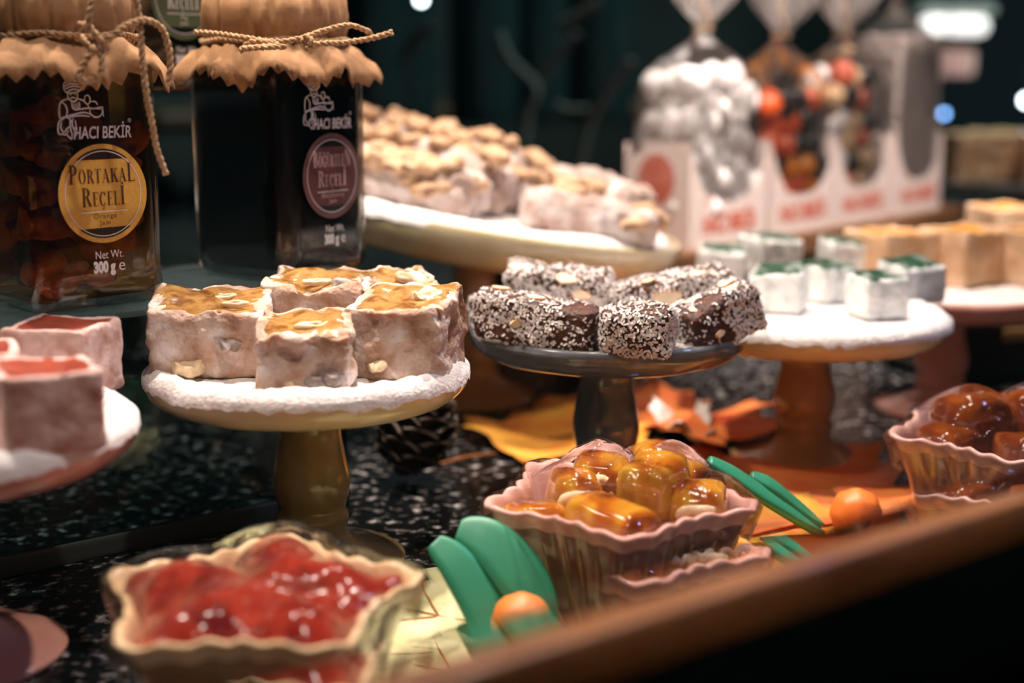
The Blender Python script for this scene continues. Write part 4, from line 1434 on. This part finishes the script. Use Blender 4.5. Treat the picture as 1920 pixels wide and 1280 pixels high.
def bag(label, s, L, W, hc, hs, seed, emblem=True, lean=0):
    """carton tray with a scooped front and clear bag tied above; local x along the row, -y faces the window"""
    pos = o0 + BD * s
    t = thing('candy_bag', label, 'sweet bag', (pos.x, pos.y, SHZ), R(49), 'tied bags of sweets on the shelf')
    # carton: four walls; front and left walls scooped
    def wall(x0, y0, x1, y1, hfun, th=.0008):
        n = 24
        V, F = [], []
        d = Vector((x1 - x0, y1 - y0, 0)).normalized()
        nn = Vector((d.y, -d.x, 0)) * th
        for i in range(n + 1):
            q = i / n
            p = Vector((x0 + (x1 - x0) * q, y0 + (y1 - y0) * q, 0))
            hh = hfun(q)
            V += [p, p + Vector((0, 0, hh)), p + nn, p + nn + Vector((0, 0, hh))]
        for i in range(n):
            a, b = 4 * i, 4 * i + 4
            F += [(a, b, b + 1, a + 1), (a + 2, a + 3, b + 3, b + 2), (a + 1, b + 1, b + 3, a + 3), (a, a + 2, b + 2, b)]
        F += [(0, 1, 3, 2), (4 * n, 4 * n + 2, 4 * n + 3, 4 * n + 1)]
        return V, F
    scoop = lambda q: hc * (.42 + .50 * min(1, (abs(q - .5) * 2) ** 3.2))
    mk('carton', join(wall(0, 0, L, 0, scoop), wall(L, 0, L, W, lambda q: hc), wall(L, W, 0, W, lambda q: hc), wall(0, W, 0, 0, lambda q: hc * (1.02 if q > .25 else .9)), box(0, 0, 0, L, W, .001)), M['carton'], t, smooth=False)
    mk('brand_print', join(bfont('HACI BEKİR', .0175, -.0012, L * .5, .010, .74, .0007), bfont('1777', .007, -.0012, L * .24, .030, 1)), M['redink'], t, smooth=False)
    if emblem:
        rp = []
        for k_ in range(5):
            ro = .0150 - k_ * .0030
            rp.append(ring_poly(0, 0, (ro, ro * 1.15), (ro - .0021, (ro - .0021) * 1.15), 0, 2 * PI, 28))
        V2, F2 = [], []
        for v, f in rp:
            n = len(V2)
            V2 += v
            F2 += [tuple(a + n for a in q) for q in f]
        mk('emblem', ([Vector((-.0012, W * .5 - p[0], hc * .66 + p[1])) for p in V2], F2), M['redink'], t, smooth=False)
    # clear bag
    rows = [(.96, .002), (.98, .3 * hs), (.99, .6 * hs), (.97, .8 * hs), (.88, .90 * hs), (.66, .97 * hs), (.36, 1.03 * hs), (.14, 1.09 * hs), (.10, 1.12 * hs)]
    V, F = [], []
    na = 64
    for j, (q, z) in enumerate(rows):
        for i in range(na):
            a = 2 * PI * i / na
            ca, sa = math.cos(a), math.sin(a)
            e = .32 if j < 4 else .32 + .12 * (j - 3)
            x = L / 2 * q * math.copysign(abs(ca) ** e, ca)
            y = W / 2 * q * math.copysign(abs(sa) ** e, sa)
            k_ = max(0, (j - 3)) * .0007
            wob = 1 + k_ * 40 * .04 * math.sin(11 * a + seed)
            V.append(Vector((L / 2 + x * wob + lean * max(0, z - .7 * hs), W / 2 + y * wob, z)))
    for j in range(len(rows) - 1):
        for i in range(na):
            l = (i + 1) % na
            F.append((j * na + i, j * na + l, (j + 1) * na + l, (j + 1) * na + i))
    mk('clear_bag', (V, F), M['bagfilm'], t)
    cx = L / 2 + lean * .42 * hs
    V, F = [], []
    tr = [(.0050, 1.10 * hs), (.0045, 1.13 * hs), (.010, 1.18 * hs), (.020, 1.26 * hs), (.028, 1.36 * hs), (.033, 1.50 * hs)]
    for j, (r_, z) in enumerate(tr):
        for i in range(72):
            a = 2 * PI * i / 72
            rr_ = r_ * (1 + .35 * (j / 5) * math.sin(9 * a + seed))
            V.append(Vector((cx + rr_ * math.cos(a) + lean * (z - 1.1 * hs), W / 2 + rr_ * .75 * math.sin(a), z + .004 * math.sin(5 * a + seed) * j / 5)))
    for j in range(len(tr) - 1):
        for i in range(72):
            l = (i + 1) % 72
            F.append((j * 72 + i, j * 72 + l, (j + 1) * 72 + l, (j + 1) * 72 + i))
    mk('gathered_top', (V, F), M['tuft'], t)
    P = [Vector((cx + .0062 * math.cos(2 * PI * i / 14), W / 2 + .0062 * math.sin(2 * PI * i / 14), 1.118 * hs)) for i in range(15)]
    mk('raffia_tie', rope(P, .0012, k=4), M['twine'], t)
    mk('raffia_end', rope([Vector((cx - .004, W / 2 - .006, 1.118 * hs)), Vector((cx - .010, W / 2 - .010, 1.17 * hs)), Vector((cx - .016, W / 2 - .008, 1.26 * hs)), Vector((cx - .011, W / 2 - .010, 1.33 * hs))], .0011), M['twine'], t)
    return t


def fill(s, L, W, hs, z0_, kinds, step, size, seed, lab, grp, ztop=.86):
    rr = random.Random(seed)
    nz = int((hs * ztop - z0_) / step[2])
    for iz in range(nz):
        z = z0_ + (iz + .5) * step[2]
        shr = 1 if z < hs * .84 else .88
        ny = max(1, round((W - .006) / step[1]))
        nx = max(1, int((L - .006) / step[0]))
        for iy in range(ny):
            for ix in range(nx):
                if 0 < iy and 0 < ix and iz < nz - 1:      # only what shows through the two faces and the top
                    continue
                x = .003 + step[0] * (ix + .5 + (.5 if iz % 2 else 0)) + rr.uniform(-.003, .003)
                y = .003 + (W - .006) / ny * (iy + .5) + rr.uniform(-.002, .002)
                if x > L - .005:
                    continue
                x, y = L / 2 + (x - L / 2) * shr, W / 2 + (y - W / 2) * shr
                p = o0 + BD * (s + x) + BN * y
                kd = rr.choice(kinds)
                o = link('sugared_almond', DM[kd], None, None, (p.x, p.y, SHZ + z + rr.uniform(-.003, .003)), (rr.uniform(0, 6), rr.uniform(0, 6), rr.uniform(0, 6)), smooth=False)
                k_ = rr.uniform(.88, 1.15)
                o.scale = (size[0] * k_, size[1] * k_, size[2] * k_)
                q_ = (iz + .5) / nz
                place = 'low in' if q_ < .34 else ('halfway up' if q_ < .67 else 'near the top of')
                tag(o, (lab[kd] if isinstance(lab, dict) else lab).replace('inside', place), 'sweet', grp + (', low' if q_ < .34 else (', middle' if q_ < .67 else ', top')))


HS = .135
bag('clear bag of white sugared almonds, nearest of the row', 0, .100, .055, .072, HS, 1, lean=.05)
bag('clear bag of orange and black sweets, second in the row', .108, .094, .055, .068, HS * .98, 2, False, lean=.1)
bag('clear bag of mixed brown and cream sweets, third in the row', .208, .090, .055, .068, HS * 1.0, 3, False, lean=.1)
bag('taller clear bag of tiny grey sugar beads, farthest in the row', .312, .090, .055, .068, HS * 1.22, 4, False, lean=0)
fill(0, .100, .055, HS, .020, ['dragee'], (.0205, .0185, .0146), (.0126, .0093, .0088), 1, 'white sugared almond inside the nearest clear bag', 'white sugared almonds in the nearest bag', 1.0)
fill(.108, .094, .055, HS * .98, .020, ['drageeorange', 'drageeblack', 'drageeblack', 'drageeamber', 'drageeorange'], (.0215, .020, .0175), (.0122, .0110, .0106), 2,
     {'drageeorange': 'round orange sweet inside the second clear bag', 'drageeblack': 'round black sweet inside the second clear bag', 'drageeamber': 'amber yellow sweet inside the second clear bag'}, 'sweets in the second bag', .92)
fill(.208, .090, .055, HS, .020, ['drageecream', 'drageered', 'drageeblack', 'dragee', 'drageecream'], (.0225, .021, .0175), (.0122, .0108, .0104), 3,
     {'drageecream': 'cream sweet inside the third clear bag', 'drageered': 'brick red sweet inside the third clear bag', 'drageeblack': 'dark sweet inside the third clear bag', 'dragee': 'white sweet inside the third clear bag'}, 'sweets in the third bag', 1.0)
# tiny beads in the last bag
BV, BF = [], []
rr = random.Random(8)
oct_ = [Vector(v) for v in ((1, 0, 0), (-1, 0, 0), (0, 1, 0), (0, -1, 0), (0, 0, 1), (0, 0, -1))]
of = [(0, 2, 4), (2, 1, 4), (1, 3, 4), (3, 0, 4), (2, 0, 5), (1, 2, 5), (3, 1, 5), (0, 3, 5)]
for i in range(5200):
    side = rr.random()
    z = .006 + rr.random() * .146
    if side < .62:
        x, y = rr.uniform(.002, .087), rr.uniform(.0025, .006)
    else:
        x, y = rr.uniform(.0025, .006), rr.uniform(.002, .052)
    p = o0 + BD * (.312 + x) + BN * y
    p.z = SHZ + z
    n = len(BV)
    q = rr.uniform(.0013, .0019)
    BV += [p + v * q for v in oct_]
    BF += [tuple(a + n for a in f) for f in of]
bv = join((BV, BF), xf(box(.007, .007, .004, .083, .049, .150), Matrix.Translation(o0 + BD * .312 + Vector((0, 0, SHZ))) @ Matrix(((BD.x, BN.x, 0, 0), (BD.y, BN.y, 0, 0), (0, 0, 1, 0), (0, 0, 0, 1))) if False else Matrix(((BD.x, BN.x, 0, (o0 + BD * .312).x), (BD.y, BN.y, 0, (o0 + BD * .312).y), (0, 0, 1, SHZ - .079 + .079 - SHZ + SHZ), (0, 0, 0, 1)))))
bd_ = mk('sugar_beads', bv, M['bead_grey'])
tag(bd_, 'tiny grey sugar beads filling the farthest bag', 'sweets', None, 'stuff')

# plate of pale sweets behind the bags, at the right edge
p = aty(1905, 330, 1.42)
t = thing('cake_stand', 'grey cake stand far behind at the right edge with beige sweets', 'cake stand', (p.x, p.y, 0), 0, 'small pedestal cake stands')
pl, st = stand_profile(.115, p.z)
mk('plate', lathe(smooth_prof([(r, z) for r, z in pl], 4), 64), M['greyplate'], t)
mk('pedestal', lathe(smooth_prof(st[:-1], 4), 40), M['greyplate'], t)
for i, (lb, dx, dy, rz) in enumerate((('beige dusted lokum log at the left of the far grey plate', -.055, -.02, .3), ('beige dusted lokum log at the front of the far grey plate', .02, -.055, -.2),
                                      ('beige dusted lokum log at the back of the far grey plate', .0, .03, .1), ('beige dusted lokum log at the right of the far grey plate', .07, 0, .6))):
    lokum('pale_lokum', lb, 'sweet', 'pale lokum on the far plate', (p.x + dx, p.y + dy, p.z - .003), rz, (.075, .055, .048), M['orangeside'], M['lokum_amber'], 140 + i, .003, .002, .2)

# ------------------------------------------------------------------ dim things deep in the shop
def twig(label, pts, Y, rad, branches):
    t = thing('bare_twig', label, 'twig', aty(pts[0][0], pts[0][1], Y), 0, 'bare twigs in the background')
    o = aty(pts[0][0], pts[0][1], Y)
    mk('stem', tube(catmull([aty(x, y, Y) - o for x, y in pts], 6), rad, 8), M['twig'], t)
    for b in branches:
        mk('branch', tube(catmull([aty(x, y, Y + .02) - o for x, y in b], 6), rad * .8, 8), M['twig'], t)


twig('forked bare twig in the dark above the walnut rolls', [(975, 300), (985, 215), (1000, 165), (950, 110), (930, 60)], 1.55, .006, [[(1000, 165), (1040, 110), (1080, 60)]])
twig('slanting bare twig in the dark beside the bag of almonds', [(1080, 330), (1100, 240), (1140, 170), (1180, 110)], 1.5, .005, [[(1100, 205), (1060, 205), (1040, 195)]])
twig('short pale twig near the paper cover of the dark jar', [(750, 120), (775, 80), (810, 45)], 1.45, .006, [])
twig('short twig high above the walnut rolls', [(1045, 50), (1080, 30), (1120, 5)], 1.45, .006, [])


def bottle(label, px, Y, rad, h, zb):
    p = aty(px, 300, Y)
    t = thing('dark_bottle', label, 'bottle', (p.x, p.y, zb), 0, 'dark bottles in the background')
    mk('bottle_body', lathe(smooth_prof([(rad * .96, 0), (rad, .01), (rad, h * .6), (rad * .8, h * .7), (rad * .34, h * .8), (rad * .32, h * .98)], 4) + [(0, h * .98)], 32), M['darkglass'], t)
    mk('cap', lathe([(rad * .36, h * .93), (rad * .38, h), (0, h)], 24), M['greyplate'], t)
    mk('bottle_label', lathe([(rad * 1.005, h * .2), (rad * 1.008, h * .5)], 32), mat('dim_label', (.05, .06, .045), .7), t)


bs = thing('back_cabinet', 'low dark cabinet deep in the shop behind the sweets', 'cabinet', sw(.9, 2.25), TH)
mk('cabinet_body', rbox(2.4, .40, .12, .008, 6), M['basket'], bs)
mk('cabinet_top', xf(rbox(2.44, .44, .02, .004, 6), Matrix.Translation((0, 0, .12))), M['shelfwood'], bs)
for i, (px, Y, rad, h) in enumerate(((760, 1.95, .045, .34), (905, 2.0, .05, .40), (1010, 2.05, .04, .30), (1120, 2.1, .05, .38), (700, 1.85, .04, .28))):
    pp = aty(px, 300, Y)
    bottle(('tall dark bottle second from the jam jar in the dark background', 'tall wide dark bottle in the middle of the dark background', 'short dark bottle in the dark background', 'dark bottle nearest the almond bag in the background', 'short dark bottle right behind the jam jar in the background')[i], px, Y, rad, h, .14)

# lamps that show as soft discs
def bulb(label, px, py, Y, r, m):
    p = aty(px, py, Y)
    t = thing('pendant_bulb', label, 'lamp', p, 0, 'small bulbs in the background')
    mk('globe', ([(v - Vector((0, 0, 1))) * r for v in ell[0]], ell[1]), M[m], t)
    mk('socket', lathe([(r * .5, r * .8), (r * .55, r * 1.8), (0, r * 1.9)], 16), M['basket'], t)
    mk('cord', tube([Vector((0, 0, r * 1.8)), Vector((0, 0, .9 - 0))], .0012, 6), M['basket'], t)


bulb('white bulb at the top edge above the dark jam jar', 787, 0, 1.5, .0045, 'bulb')
bulb('white bulb at the right edge of the photo', 1919, 188, 1.6, .0060, 'bulb')
bulb('small blue bulb beside the farthest bag', 1766, 213, 1.9, .0040, 'bulbblue')
tl = thing('tube_lamp', 'bright white lamp bar at the upper right in the background', 'lamp', aty(1785, 50, 1.95), R(10))
mk('tube', xf(rbox(.100, .02, .026, .012, 6), Matrix.Translation((0, 0, -.012))), M['tubelamp'], tl)
mk('housing', xf(rbox(.115, .03, .012, .004, 4), Matrix.Translation((0, .006, .016))), M['carton'], tl)
ps = thing('pink_sign', 'dim pink light box below the white lamp bar', 'sign', aty(1785, 118, 2.0), R(10))
mk('panel', xf(rbox(.060, .015, .035, .006, 6), Matrix.Translation((0, 0, -.018))), M['pinksign'], ps)
mk('panel_frame', xf(rbox(.068, .010, .042, .004, 6), Matrix.Translation((0, .008, -.021))), M['shelfwood'], ps)

# low dark basket with a brass tag behind the right-hand bowl
p = onz(1895, 745, 0)
bk = thing('dark_basket', 'low dark basket with a small brass tag at the right edge', 'basket', (p.x + .03, p.y + .10, 0), R(20))
mk('basket_body', rbox(.16, .10, .055, .008, 8), M['basket'], bk)
for i in range(5):
    mk('rim_band', xf(rbox(.164, .104, .004, .002, 4), Matrix.Translation((0, 0, .006 + i * .011))), M['basket'], bk)
mk('brass_tag', rbox(.020, .002, .008, .0008, 4), M['brass'], bk, (-.04, -.0535, .030))
